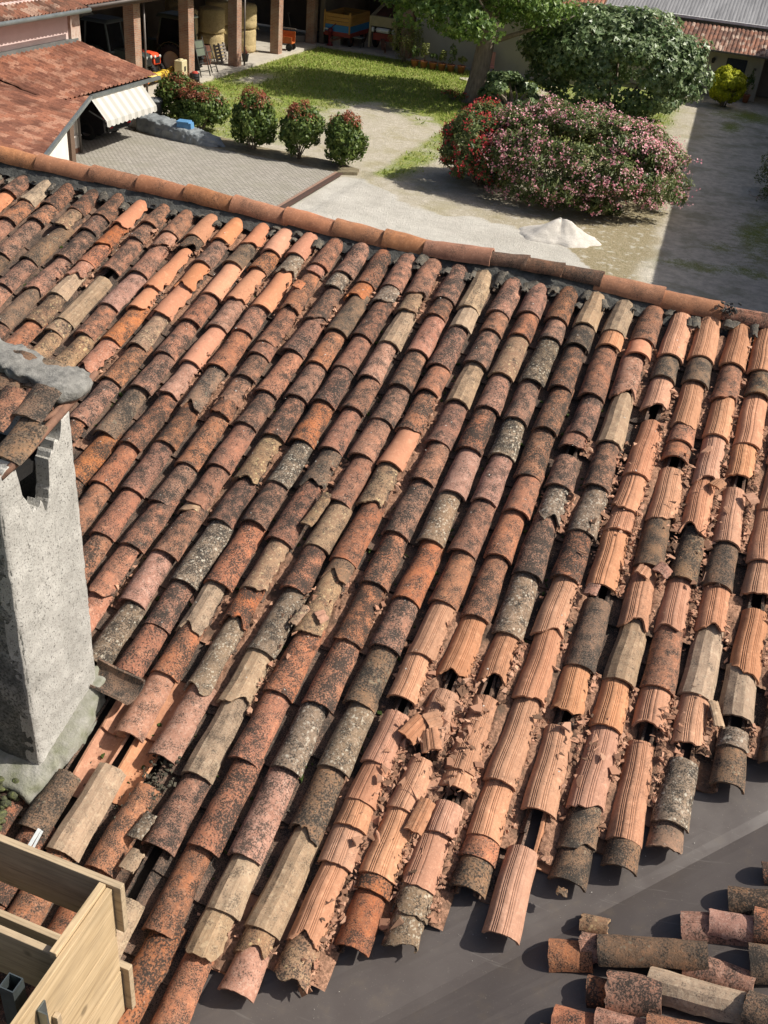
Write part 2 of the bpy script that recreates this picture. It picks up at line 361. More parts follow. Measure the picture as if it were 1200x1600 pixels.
def add_fill(V, F, sm, M):
    global nfill
    A = np.array(M); V = V@A[:3, :3].T+A[:3, 3]
    fillV.append(V); fillF.append(F+nfill); fillS.append(sm); nfill += len(V)
shard_spots = []
ends = {}
chim = (-3.32, -2.57, 4.26, 4.93)
for c, X0 in enumerate(COLX):
    rows = ROWS.get(c, '').split(); prev = .06; k = 0
    if rows and c in (0, 1, 2, 3): pass
    lim = (4.59-X0)/.9505-.4
    lips = [(float(q[:4].rstrip('BDOGTPLRY!gh')), q) for q in rows]
    lips = []
    for q in rows:
        i = 0
        while i < len(q) and (q[i].isdigit() or q[i] == '.'): i += 1
        lips.append((float(q[:i]), q[i], q[i+1:], True))
    last = lips[-1][0] if lips else .06
    while last < min(lim, 6.6)-.1 and (c < 20 or c > 31):
        last += rng0.uniform(.35, .44); lips.append((last, rng0.choice('BBBRDGP' if c > 30 else 'BBBBRDP'), '', False))
    ends[c] = lips[-1][0]
    for (u, ty, fl, vis) in lips:
        e = u-prev; sd = c*100+k; k += 1; rg = random.Random(sd+77)
        inch = chim[0]-.05 < X0 < chim[1]+.02 and chim[2]-.05 < u < chim[3]+.25 and not (c == 15)
        L = min(e+rg.uniform(.07, .10), .56)
        if 'g' in fl: L = e-rg.uniform(.055, .075)
        if 'h' in fl: L = .45
        if c == 15 and ty == 'D' and 'g' in fl: L = .34
        if c == 16 and 'g' in fl: L = .50
        if c == 17 and 'g' in fl: L = .48
        first = k == 1
        if first: L = e
        brk = '!' in fl
        kw = dict(low=.0035, up=.006)
        wd = rg.uniform(.089, .098); kw['w0'] = wd; kw['w1'] = wd*rg.uniform(.80, .88)
        if brk:
            kw['low'] = .013
            kw['cut'] = [(rg.uniform(0, 1), rg.uniform(.03, .09), rg.uniform(.25, .5))]
            if rg.random() < .5: kw['cut'].append((rg.uniform(.5, 1.05), rg.uniform(.03, .07), .3))
        if ty in 'GO' and c != 26 or (ty == 'G'):
            kw['right'] = rg.uniform(.06, .2)+(.22 if brk else .0); kw['left'] = rg.uniform(.0, .10)
            if 'h' in fl: kw['right'] = .12
        elif ty in 'YLP': kw['right'] = rg.uniform(.0, .15)+(.2 if brk else 0)
        elif brk: kw['right'] = rg.uniform(.05, .3)
        if first:
            kw['up'] = .022; kw['w1'] = wd*.86
        if ty == 'G' and c > 20: kw['low'] = max(kw['low'], .005)
        V, F, sm = tile_np(L, seed=sd, kind=ty, **kw)
        ex = np.array([1., 0, 0])
        xo = rg.uniform(-.008, .008); yaw = rg.uniform(-.035, .035); roll = rg.uniform(-.05, .05)
        dz = rg.uniform(-.006, .004)
        if 'h' in fl and c == 26: yaw = -.03
        pitch = (.019+rg.uniform(-.005, .007))/.45
        ax = TM-NM*pitch+ex*yaw; upv = NM+TM*pitch+ex*roll
        base = mp(X0+xo, u, -.076+dz)
        M = place(base, ax, upv)
        if not vis or inch:
            if not inch: add_fill(V, F, sm, M)
        else:
            me = np_mesh('clay_tile', V, F, TM_[ty], sm)
            o = link('clay_tile', me); o.matrix_world = M
            what = ADJ[ty]+' roof tile'+(' with broken edge' if brk else '')
            rk = 32-c
            colname = 'rightmost column' if rk == 1 else ORD[rk]+' column from right'
            tag(o, f'{what}, {ORD[k]} below the ridge, {colname}' if k > 1 else f'{what} touching the ridge mortar, {colname}', 'roof tile', 'loose clay tiles covering the near roof slope')
        # rubble channel on the right of spalled tiles
        if ty in 'GO' or brk: shard_spots.append((X0, max(u-e, .2), u, ty, brk))
        prev = u
if fillV:
    me = np_mesh('clay_tiles', np.concatenate(fillV), np.concatenate(fillF), TM_['B'], np.concatenate(fillS))
    o = link('clay_tiles', me); tag(o, 'brown clay tiles of the near roof slope beyond the counted columns', 'tiles', kind='stuff')
# ---- channel tiles (gutters between the columns of cover tiles)
cV, cF, cS, nc = [], [], [], 0
chord = 0
XS = [-7.2+.22*i for i in range(6)]+[-5.97]+[(a+b)/2 for a, b in zip(COLX[:-1], COLX[1:])]
for ci, X in enumerate(XS):
    cidx = ci-7
    ue = min(ends.get(cidx, 6.4), ends.get(cidx+1, 6.4))+rng0.uniform(-.10, .04) if cidx >= 0 else 6.5
    ue = min(ue, (4.59-X)/.9505-.32)
    if cidx == 15: ue = 4.9
    u = ue; j = 0
    while u > .1:
        L = min(.46, u-.02); near = (cidx >= 18 and j == 0) or (cidx in (15, 16) and 4.3 < u < 5.0)
        rg = random.Random(int(X*1000)+j)
        V, F, sm = tile_np(L, w0=.080, w1=.092, h0=.055, h1=.062, seed=ci*50+j+9000, kind='B', low=.004, up=.004, nx=10, ny=5)
        V[:, 2] *= -1; F = F[:, ::-1]
        base = mp(X+rg.uniform(-.006, .006), u, -.068+rg.uniform(-.006, .002))
        M = place(base, TM-NM*.03+np.array([rg.uniform(-.02, .02), 0, 0]), NM+TM*.03)
        if near:
            o = link('channel_tile', np_mesh('channel_tile', V, F, TM_['G' if rg.random() < .6 or cidx in (15, 16) else 'C'], sm)); o.matrix_world = M
            if cidx in (15, 16):
                lab = 'bare tan upturned channel tile exposed '+('against the chimney foot' if cidx == 15 else 'under a missing cover tile near the chimney')+(' lower' if j == 0 else ' upper')
            else: lab = f'upturned channel tile ending at the dark valley sheet, {ORD[max(1,32-cidx-1)]} channel from right'
            tag(o, lab, 'channel tile', 'upturned channel tiles between the columns')
        else:
            A = np.array(M); V = V@A[:3, :3].T+A[:3, 3]; cV.append(V); cF.append(F+nc); cS.append(sm); nc += len(V)
        u -= .38; j += 1
o = link('channel_tiles', np_mesh('channel_tiles', np.concatenate(cV), np.concatenate(cF), TM_['C'], np.concatenate(cS)))
tag(o, 'mossy upturned channel tiles running between the cover tile columns', 'channel tiles', kind='stuff')
# ---- shards of spalled clay and grit lying in the channels
rs = np.random.RandomState(3)
def shard(sz, flat=.22):
    n = rs.randint(4, 7); a = np.sort(rs.rand(n)*6.283); r = sz*(.55+.45*rs.rand(n))
    q = np.stack([np.cos(a)*r, np.sin(a)*r*rs.uniform(.5, 1)], 1); t = sz*flat*rs.uniform(.6, 1.3)
    V = np.concatenate([np.c_[q, np.zeros(n)], np.c_[q*rs.uniform(.75, 1), np.full(n, t)]])
    return V, n
def rot_rand(tilt=.5):
    return np.array(Matrix.Rotation(rs.rand()*6.28, 3, 'Z') @ Matrix.Rotation(rs.normal()*tilt, 3, 'X') @ Matrix.Rotation(rs.rand()*6.28, 3, 'Z'))
BAS = np.stack([np.array([1., 0, 0]), TM, NM], 1)
sh = MB(); gr = MB()
def drop(mb, X, u, h, sz, tilt=.45, flat=.22):
    V, n = shard(sz, flat); V = V@rot_rand(tilt).T; V = V@BAS.T+mp(X, u, h)
    mb.add(V, [tuple(range(n-1, -1, -1)), tuple(range(n, 2*n))]+[(i, (i+1) % n, n+(i+1) % n, n+i) for i in range(n)])
for (X, u0, u1, ty, brk) in shard_spots:
    heavy = (X > -1.1 and u0 > 1.0)
    n = int((u1-u0)*(260 if heavy else 80)*(1.4 if brk else 1)*rs.uniform(.35, 1.25))
    lim_ = min(u1, (4.59-X)/.9505-.52)
    for _ in range(n):
        uu = rs.uniform(u0, u1)
        if uu > lim_ or vnoise(np.array([uu*4.]), np.array([X*7.]), 17, 2)[0] < rs.uniform(.25, .6): continue
        dx = .082+abs(rs.normal())*.026 if rs.rand() < .9 else -.082-rs.rand()*.03
        hh = -.112+.022*rs.rand()+(.075 if heavy else .05)*max(0, 1-(dx-.08)/.045)*(dx > 0)
        drop(sh, X+dx, uu, hh, rs.choice([.008, .013, .019, .028, .038], p=[.25, .3, .25, .14, .06]), .40, rs.choice([.10, .16, .3]))
for _ in range(650):      # thin scatter everywhere, and on the shattered patch
    X = rs.uniform(-5.5, 1.1); u = rs.uniform(.3, min(5., (4.3-X)/.95-.3)); i = int(np.argmin([abs(X-a) for a in COLX]))
    drop(sh, COLX[i]+.107+rs.normal()*.02, u, -.118, rs.uniform(.006, .016))
for (cx_, cu_, sx_, su_, nn_) in ((-.62, 3.95, .085, .20, 520), (-.84, 4.3, .03, .35, 240), (-.62, 4.45, .03, .25, 160), (-.19, 2.25, .05, .10, 90), (-.2, 1.9, .03, .2, 110), (.24, 2.0, .03, .3, 160), (.45, 2.2, .03, .35, 160), (.04, 3.75, .06, .10, 110), (.45, 3.45, .04, .12, 110), (-.84, 5.3, .04, .07, 70)):
    for _ in range(nn_):
        X = cx_+rs.normal()*sx_; u = cu_+rs.normal()*su_; i = int(np.argmin([abs(X-a_) for a_ in COLX])); d_ = abs(X-COLX[i])
        if u > ends[i]-.03: continue
        hz = -.105+.05*rs.rand() if d_ > .07 else (-.004 if rs.rand() < .3 else -.09)
        drop(sh, X, u, hz, rs.choice([.010, .018, .028, .042, .055], p=[.28, .3, .22, .14, .06]), .42, rs.choice([.08, .12, .2]))
for _ in range(120):
    drop(sh, -1.62+rs.normal()*.05, 3.45+rs.normal()*.13, -.07+.05*rs.rand(), rs.choice([.012, .02, .03]), .6, .18)
shm, nt, bs = new_mat('shard_clay', .95, .15); gq = nd(nt, 'NewGeometry'); rr_ = nd(nt, 'ValToRGB'); e_ = rr_.color_ramp.elements
e_[0].position = 0; e_[0].color = (.12, .075, .05, 1); e_[1].position = 1; e_[1].color = (.50, .30, .20, 1); q_ = e_.new(.3); q_.color = (.27, .15, .095, 1); q_ = e_.new(.65); q_.color = (.42, .22, .14, 1)
lk(nt, gq.outputs['Random Per Island'], rr_.inputs[0]); lk(nt, rr_.outputs[0], bs.inputs['Base Color']); bump(nt, bs, noise(nt, objvec(nt, False), 150, 3), .001)
o = link('tile_shards', sh.mesh('tile_shards', shm)); tag(o, 'broken salmon clay shards filling the channels between tiles', 'rubble', kind='stuff')
for _ in range(2600):
    i = rs.randint(3, 32); X = COLX[i]+.107+rs.normal()*.028; u = rs.uniform(.2, max(.3, min(5.2, (4.59-X)/.95-.4)))
    drop(gr, X, u, -.122+rs.rand()*.02, rs.uniform(.003, .011), .6, .6)
for _ in range(260): drop(gr, -2.0+rs.normal()*.05, 4.75+rs.normal()*.16, -.10+rs.rand()*.05, rs.uniform(.004, .02), .6, .6)
grit_m = plain('grit', (.10, .085, .065), (.05, .05, .03), .95, 30, 90)
o = link('roof_grit', gr.mesh('roof_grit', grit_m)); tag(o, 'dark grit and dead leaves lying in the roof channels', 'grit', kind='stuff')
# pale chips of mortar and bird droppings are tiny separate flakes
fk = MB()
for _ in range(170):
    i = rs.randint(2, 27); drop(fk, COLX[i]+rs.uniform(-.05, .05), rs.uniform(.3, 4.2), .002, rs.uniform(.004, .010), .1, .12)
for _ in range(26):
    X = rs.uniform(-1.2, 1.3); uc = (4.59-X)/.9505; V, n = shard(rs.uniform(.002, .006), .3); u_ = uc-rs.uniform(.02, .32); V = V@rot_rand(.15).T@BAS.T+mp(X, u_, -.124)
    fk.add(V, [tuple(range(n-1, -1, -1)), tuple(range(n, 2*n))]+[(i, (i+1) % n, n+(i+1) % n, n+i) for i in range(n)])
o = link('mortar_flakes', fk.mesh('mortar_flakes', plain('flake', (.6, .58, .52), (.45, .43, .38), .9, 40, 80)))
tag(o, 'small white mortar flakes scattered over the roof tiles', 'flakes', kind='stuff')
mo = MB()
for _ in range(420):
    i = rs.choice([3, 9, 11, 13, 14, 15, 16, 17, 18, 19, 20, 21, 22, 23, 24]); X = COLX[i]+.107+rs.normal()*.02
    drop(mo, X, rs.uniform(.8, 5.2), -.117, rs.uniform(.008, .026), .25, .5)
moss_m = plain('moss', (.05, .075, .012), (.025, .04, .01), .95, 40, 120, .006)
o = link('channel_moss', mo.mesh('channel_moss', moss_m)); tag(o, 'green moss cushions growing in the roof channels', 'moss', kind='stuff')
# ---- bed of crumbled clay and dirt the shards lie in
bV, bF, nb0 = [], [], 0
for (X, u0, u1, ty, brk) in shard_spots:
    heavy = X > -1.1 and u0 > 1.0; u1 = min(u1, (4.59-X)/.9505-.50)
    if u1-u0 < .05: continue
    us = np.arange(u0-.02, u1, .012); ws = np.linspace(-1, 1, 11); Ug, Wg = np.meshgrid(us, ws, indexing='ij')
    fill = (.045 if heavy else .018)*vnoise(Ug*5+X*9, Ug*0+2.2, 23, 2)*1.6
    hh = -.118+fill*(1-.75*Wg**2)+(vnoise(Ug*38+X*50, Wg*5, 24, 3)-.5)*.020+.028*np.clip(-Wg, 0, 1)*(1 if heavy else .4)
    A0 = mp(0, 0, 0); Pq = A0+np.stack([np.ones_like(Ug)]*3, -1)*0+np.einsum('ij,k->ijk', X+.107+Wg*.055, np.array([1., 0, 0]))-Ug[..., None]*TM+hh[..., None]*NM
    m_, k_ = Ug.shape; ii, jj = np.meshgrid(np.arange(m_-1), np.arange(k_-1), indexing='ij'); q = (ii*k_+jj).ravel()
    bV.append(Pq.reshape(-1, 3)); bF.append(np.stack([q, q+k_, q+k_+1, q+1], 1)+nb0); nb0 += m_*k_
bed_m, nt, bs = new_mat('clay_bed', .97, .1); v = objvec(nt, False); n1 = noise(nt, v, 60, 5, .7); n2 = noise(nt, v, 6, 3)
c = mix(nt, ramp(nt, n1, .38, .62), (.15, .085, .055), (.38, .215, .14)); c = mix(nt, ramp(nt, n2, .5, .7), c, (.10, .07, .05)); lk(nt, c, bs.inputs['Base Color']); bump(nt, bs, n1, .006)
o = link('clay_dust', np_mesh('clay_dust', np.concatenate(bV), np.concatenate(bF), bed_m, True)); tag(o, 'crumbled reddish clay dust lying in the channels under the shards', 'dust', kind='stuff')
# ---- larger loose pieces
PIECES = [  # pixel, type, length, half width, yaw, label
 ((1030, 890), 'P', .10, .055, .5, 'square pink tile fragment lying across two grooved columns near the right'),
 ((1003, 893), 'G', .09, .05, .2, 'small salmon tile fragment left of the square pink fragment'),
 ((923, 922), 'P', .10, .045, .1, 'dusty pink tile sliver beside a black slit in the grooved tiles'),
 ((492, 795), 'Y', .30, .045, .10, 'long half tile lying loose on its side in mid roof'),
 ((1128, 1118), 'T', .17, .035, -.35, 'long pale tile splinter leaning beside a grooved tile at right'),
 ((497, 960), 'G', .07, .05, .9, 'curled orange tile scrap over the hole in mid roof'),
 ((463, 960), 'Y', .16, .03, .2, 'flaking ochre tile sliver left of the hole in mid roof'),
 ((640, 1135), 'G', .16, .06, .4, 'cracked salmon tile piece beside the shattered patch'),
 ((682, 1160), 'G', .14, .06, -.5, 'salmon tile piece in the middle of the shattered patch'),
 ((668, 1120), 'G', .10, .06, 1.1, 'crosswise salmon tile piece at the top of the shattered patch'),
 ((655, 1275), 'G', .20, .05, .05, 'narrow salmon tile strip lying beside the dark hole below the shattered patch'),
 ((1115, 755), 'G', .09, .05, .6, 'salmon tile scrap by the rightmost black slit'),
 ((1165, 775), 'G', .08, .05, 1.2, 'flat salmon scrap in the channel near the right edge'),
 ((465, 445), 'R', .11, .045, .1, 'curved rust-red tile flake sitting on top of a speckled tile near the ridge'),
 ((220, 1290), 'L', .16, .05, .15, 'white-stained tile fragment beside the big black hole'),
 ((205, 1345), 'T', .12, .05, .1, 'orange-edged tile fragment below the big black hole'),
 ((878, 1395), 'D', .05, .03, .0, 'small round tile chip at the edge of the valley sheet')]
for n, (px, ty, L, hw, yaw, lab) in enumerate(PIECES):
    V, F, sm = tile_np(L, w0=hw, w1=hw*.9, h0=hw*.45, h1=hw*.42, seed=4000+n, kind=ty, low=.012, up=.012, right=.25, left=.2, nx=12, ny=8)
    o = link('tile_fragment', np_mesh('tile_fragment', V, F, TM_[ty], sm))
    p = m_at(*px, off=.01); p = p-TM*L*.5
    o.matrix_world = place(p, TM+np.array([yaw, 0, 0])-NM*.05, NM+np.array([.25*math.sin(n*2.1), 0, 0]))
    tag(o, lab, 'tile fragment')
# flashing tile laid crosswise at the chimney corner
V, F, sm = tile_np(.34, w0=.085, w1=.085, h0=.05, h1=.05, seed=555, kind='B', nx=12, ny=7); V[:, 2] *= -1; F = F[:, ::-1]
o = link('flashing_tile', np_mesh('flashing_tile', V, F, TM_['D'], sm)); o.matrix_world = place(m_at(212, 1082, -.05), np.array([-1., .18, -.05]), NM)
tag(o, 'mossy upturned tile laid crosswise against the chimney corner', 'flashing tile')
# ================================================================== house under the roof
house = thing('farmhouse', 'near farmhouse carrying the loose tiled slope, ridge mortar and walls', 'house', (-4, 7.5, 0))
plaster = plain('old_plaster', (.5, .44, .34), (.42, .36, .27), .9, 3, 30)
b = MB(); b.box((-4.5, 7., 2.55), (19, 12.6, 5.1)); b.box((3.2, -3.2, 2.5), (11.5, 7.7, 5.0)); part('walls', b, plaster, house, True)
# boards under the tiles, dark felt, back slopes
felt = plain('roof_boards', (.055, .045, .035), (.03, .026, .022), .95, 6, 60)
cr = lambda Y, off: np.array([Y-2.894, Y, 6.09+(Y-2.64)*math.tan(AL)-off])
DK = -.16
b = MB(); crest = 4.556
b.add([mp(-14, 0, DK), mp(crest, 0, DK), cr(2.2, 0), cr(-.6, 0), mp(-14, (7.45+.6)/CA, DK)], [(4, 3, 2, 1, 0)])
part('roof_boards', b, felt, house, True)
def corr(P0, P1, P2, P3, pitch=.22, amp=.05, rows=10, seg=6, sag=.02, seed=0):
    "corrugated tile surface: P0-P1 eave, P3-P2 ridge; rounded rows run up the slope"
    P0, P1, P2, P3 = [np.array(p, float) for p in (P0, P1, P2, P3)]
    n = max(2, int(np.linalg.norm(P1-P0)/pitch)); nu = n*seg; nrm = np.cross(P1-P0, P3-P0); nrm /= np.linalg.norm(nrm)
    rg = np.random.RandomState(seed); us = np.linspace(0, 1, nu+1); vs = np.linspace(0, 1, rows*2+1)
    U, Vv = np.meshgrid(us, vs)
    prof = np.maximum(0, np.sin(U*n*np.pi*2))**.6*amp
    step = ((Vv*rows) % 1.0); step = (1-step)*amp*.7
    J = rg.randn(rows+1, n+1)*amp*.12; jit = J[np.minimum((Vv*rows).astype(int), rows), np.minimum((U*n).astype(int), n)]
    Pt = P0+(P1-P0)*U[..., None]+((P3-P0)*(1-U[..., None])+(P2-P1)*U[..., None])*Vv[..., None]
    Pt = Pt+nrm*(prof+step+jit)[..., None]
    m, k = U.shape; ii, jj = np.meshgrid(np.arange(m-1), np.arange(k-1), indexing='ij'); q = (ii*k+jj).ravel()
    return Pt.reshape(-1, 3), np.stack([q, q+1, q+k+1, q+k], 1)
def roof_mat(name, c1, c2, c3, tile=(.25, .38), ang=0.0):
    "far tiles: every tile its own tone"
    m, nt, bs = new_mat(name, .9, .2); tc = nd(nt, 'TexCoord'); mpn = nd(nt, 'Mapping'); mpn.inputs['Rotation'].default_value = (0, 0, ang)
    mpn.inputs['Scale'].default_value = (1/tile[0], 1/tile[1], .01); lk(nt, tc.outputs['Object'], mpn.inputs[0])
    vo = nd(nt, 'TexVoronoi', voronoi_dimensions='2D'); vo.inputs['Randomness'].default_value = .35; vo.inputs['Scale'].default_value = 1; lk(nt, mpn.outputs[0], vo.inputs['Vector'])
    sp = nd(nt, 'SeparateColor'); lk(nt, vo.outputs['Color'], sp.inputs[0])
    col = mix(nt, ramp(nt, sp.outputs[0], .25, .8), c1, c2); col = mix(nt, ramp(nt, sp.outputs[1], .72, .8), col, c3)
    big = noise(nt, tc.outputs['Object'], .9, 4); col = mix(nt, ramp(nt, big, .45, .7), col, tuple(x*.6 for x in c2))
    fine = noise(nt, tc.outputs['Object'], 14, 5, .7); col = mix(nt, ramp(nt, fine, .5, .75), col, tuple(x*.45 for x in c2))
    lk(nt, col, bs.inputs['Base Color']); bump(nt, bs, fine, .02); return m
rm_red = roof_mat('roof_red', (.31, .130, .078), (.19, .080, .052), (.37, .19, .125), ang=math.pi/2)
rm_old = roof_mat('roof_old', (.30, .13, .08), (.15, .08, .055), (.40, .26, .19), ang=math.pi/2)
rm_brn = roof_mat('roof_brown', (.27, .13, .085), (.14, .08, .06), (.42, .31, .24))
rd = mp(0, 0, 0)
V, F = corr((crest, 14.2, 5.40), (-14, 14.2, 5.40), (-14, 7.56, rd[2]-.17), (crest, 7.56, rd[2]-.17), rows=18)
part('back_slope', np_mesh('back_slope', V, F, rm_red, True), None, house, True)
# N slope of the other wing
NN = np.array([-.3126, 0, 1.]); NN /= np.linalg.norm(NN); NT = np.array([1., 0, .3126]); NT /= np.linalg.norm(NT)
def n_at(x, y, off=0.0):
    v = ray(x, y); p0 = np.array([-.255, 2.64, 6.09-H])+NN*off; v = v*((NN@p0)/(NN@v)); v[2] += H; return v
nz = lambda X: 6.09+.3126*(X+.255)
b = MB(); b.add([(crest, 7.45, nz(crest)), (crest, -7, nz(crest)), (9.2, -7, 6.0), (9.2, 7.45, 6.0)], [(0, 1, 2, 3)]); part('east_slope', b, rm_red, house, True)
# mortar under the ridge tiles
mort = plain('mortar', (.12, .118, .105), (.055, .054, .05), .95, 14, 60, .010)
RX = [-6.16, -5.746, -5.204, -4.733, -4.28, -3.84, -3.358, -2.917, -2.486, -2.098, -1.603, -1.308, -1.026, -.726, -.257, .182, .62, 1.1, 1.6]
RZ = lambda X: float(np.interp(X, [-6, -4.25, -2.73, -1.65, -1.55, -.95, -.7, .03, .6, 1.6], [7.94, 7.935, 7.895, 7.885, 7.915, 7.91, 7.90, 7.865, 7.84, 7.80]))-.02
xs = np.arange(-9, 2.4, .025); nv = 12; Vm = []
for k in range(nv):
    t = k/(nv-1)
    yy = 7.50-.165*t; nn = vnoise(xs*7, np.full_like(xs, k*.55), 4, 4)-.5; n2 = vnoise(xs*26, np.full_like(xs, k*1.7), 9, 3)-.5
    zt = np.array([RZ(x) for x in xs])-.055-.155*t
    Vm.append(np.stack([xs, yy+nn*.045*(t > .2)-.012*(1-abs(2*t-1)), zt+nn*.05+n2*.025], 1))
Vm = np.array(Vm); m, k = Vm.shape[:2]; ii, jj = np.meshgrid(np.arange(m-1), np.arange(k-1), indexing='ij'); q = (ii*k+jj).ravel()
part('ridge_mortar', np_mesh('ridge_mortar', Vm.reshape(-1, 3), np.stack([q, q+k, q+k+1, q+1], 1), mort, True), None, house, True)
chunk_m = tile_mat('chunk', (.15, .135, .11), (.09, .082, .07), (.22, .17, .12), .7, lich=.25, bd=.005)
for i in range(len(XS)):
    X = XS[i]
    if X < -6.1 or rs.rand() < .08: continue
    for q_ in range(rs.randint(1, 3)):
        L_ = rs.uniform(.10, .17); V, F, sm = tile_np(L_, w0=rs.uniform(.035, .055), w1=rs.uniform(.03, .05), h0=.03, h1=.02, th=.012, seed=300+i*3+q_, low=.03, up=.03, right=.4, left=.35, nx=10, ny=7)
        o = part('mortar_chunk', np_mesh('mortar_chunk', V, F, chunk_m, sm), None, house)
        o.matrix_parent_inverse = Matrix.Translation((4, -7.5, 0)); o.matrix_basis = place(mp(X+rs.normal()*.012, .19+rs.normal()*.035+.04*q_, -.060-.012*q_+rs.normal()*.006), TM+np.array([rs.normal()*.25, 0, 0])+NM*rs.normal()*.15, NM+np.array([rs.normal()*.3, 0, 0]))
# ridge tiles
for i in range(len(RX)-1):
    a, e = RX[i], RX[i+1]; old = i in (10, 11, 12) or i >= 15; rev = i >= 9
    ty = 'K'; nm = 'smooth orange ridge tile'
    if old: ty = 'C' if i < 13 else 'P'; nm = 'short brown old ridge tile' if i < 13 else 'pale grooved ridge tile'
    L = e-a+.055; wv = .098 if not old else .083
    V, F, sm = tile_np(L, w0=wv*1.06, w1=wv*.93, h0=.112 if not old else .088, h1=.1 if not old else .078, th=.015, seed=700+i, kind='G' if old and i > 14 else 'B', low=.003 if not old else .008, up=.003, nx=20, ny=12)
    zc = RZ((a+e)/2)-(.112 if not old else .088)
    if i == 9: zc += .012
    dirx = -1. if rev else 1.
    p = np.array([e+.012 if rev else a-.012, 7.50+rs.normal()*.004, zc+(RZ(e if rev else a)-RZ((a+e)/2))])
    o = link('ridge_tile', np_mesh('ridge_tile', V, F, TM_[ty], sm))
    o.matrix_world = place(p, np.array([dirx, rs.normal()*.012, (RZ(a if rev else e)-RZ(e if rev else a))/(e-a)-.03]), (0, 0, 1))
    if i == 0: pos = 'at the far left end'
    elif i == 15: pos = 'with a broken hole, rightmost on the visible ridge'
    elif i > 15: pos = f'{ORD[i-14]} beyond the broken hole'
    else: pos = f'{ORD[i+1]} from left'
    tag(o, f'{nm} on dark mortar, {pos}', 'ridge tile', 'ridge tiles along the roof crest')
b = MB()
for _ in range(40):
    c = np.array([.235+rs.normal()*.035, 7.42+rs.normal()*.02, RZ(.23)-.02+rs.normal()*.02]); V, n = shard(rs.uniform(.012, .03), .5); V = V@rot_rand(1.).T+c
    b.add(V, [tuple(range(n-1, -1, -1)), tuple(range(n, 2*n))]+[(i, (i+1) % n, n+(i+1) % n, n+i) for i in range(n)])
part('mortar_lump', b, mort, house, True)
# ================================================================== valley sheet
sheet_m, nt, bs = new_mat('dark_sheet', .42, .35)
v = objvec(nt, False); n1 = noise(nt, v, 2.2, 5, .6); n2 = noise(nt, v, 45, 6, .75); n3 = noise(nt, v, 9, 5, .6)
c = mix(nt, ramp(nt, n1, .35, .7), (.085, .072, .066), (.100, .086, .078)); c = mix(nt, mth(nt, 'MULTIPLY', ramp(nt, n2, .60, .72), .5), c, (.16, .145, .125))
c = mix(nt, mth(nt, 'MULTIPLY', ramp(nt, n3, .58, .75), .45), c, (.125, .10, .075))
lk(nt, c, bs.inputs['Base Color']); sc_ = nd(nt, 'TexCoord'); mq = nd(nt, 'Mapping'); mq.inputs['Rotation'].default_value = (0, 0, .6); mq.inputs['Scale'].default_value = (3, 60, 3); lk(nt, sc_.outputs['Object'], mq.inputs[0]); n8 = noise(nt, mq.outputs[0], 1, 3, .5)
c = mix(nt, mth(nt, 'MULTIPLY', ramp(nt, n8, .66, .74), .35), c, (.20, .185, .165)); n9 = noise(nt, v, 140, 2); c = mix(nt, mth(nt, 'MULTIPLY', ramp(nt, n9, .70, .75), .6), c, (.26, .23, .19)); lk(nt, c, bs.inputs['Base Color'])
lk(nt, ramp(nt, n3, .3, .7, (.30,)*3, (.55,)*3), bs.inputs['Roughness']); bump(nt, bs, noise(nt, v, 1.7, 2), .045, .5)
b = MB(); sh0 = .02
NX, NY = 60, 40; Vs = []
def surf(X, Y):
    zm = 6.09+(Y-2.64)*math.tan(AL); zn = nz(X); return max(zm, zn) if False else (zm if X < Y-2.894 else zn)
for j in range(NY+1):
    Y = -1.0+j*(7.3/NY)
    for i in range(NX+1):
        t = i/NX; X = (Y-2.894)+(-.95+t*4.2)*(1 if True else 1)
        wr = .006*math.sin(X*5+Y*3)+.004*math.sin(X*13-Y*9)
        zm = 6.09+(Y-2.64)*math.tan(AL); zn = nz(X); dd = X-(Y-2.894)
        z = max(zm, zn)if False else (zm if dd < 0 else zn)
        Vs.append((X, Y, z+wr*min(1, abs(dd)*3)+.004))
q = np.array([j*(NX+1)+i for j in range(NY) for i in range(NX)])
me = np_mesh('valley_sheet', Vs, np.stack([q, q+1, q+NX+2, q+NX+1], 1), sheet_m, False)
o = link('valley_sheet', me); tag(o, 'dark grey-brown metal valley sheet creased between the two tiled slopes', 'metal sheet')
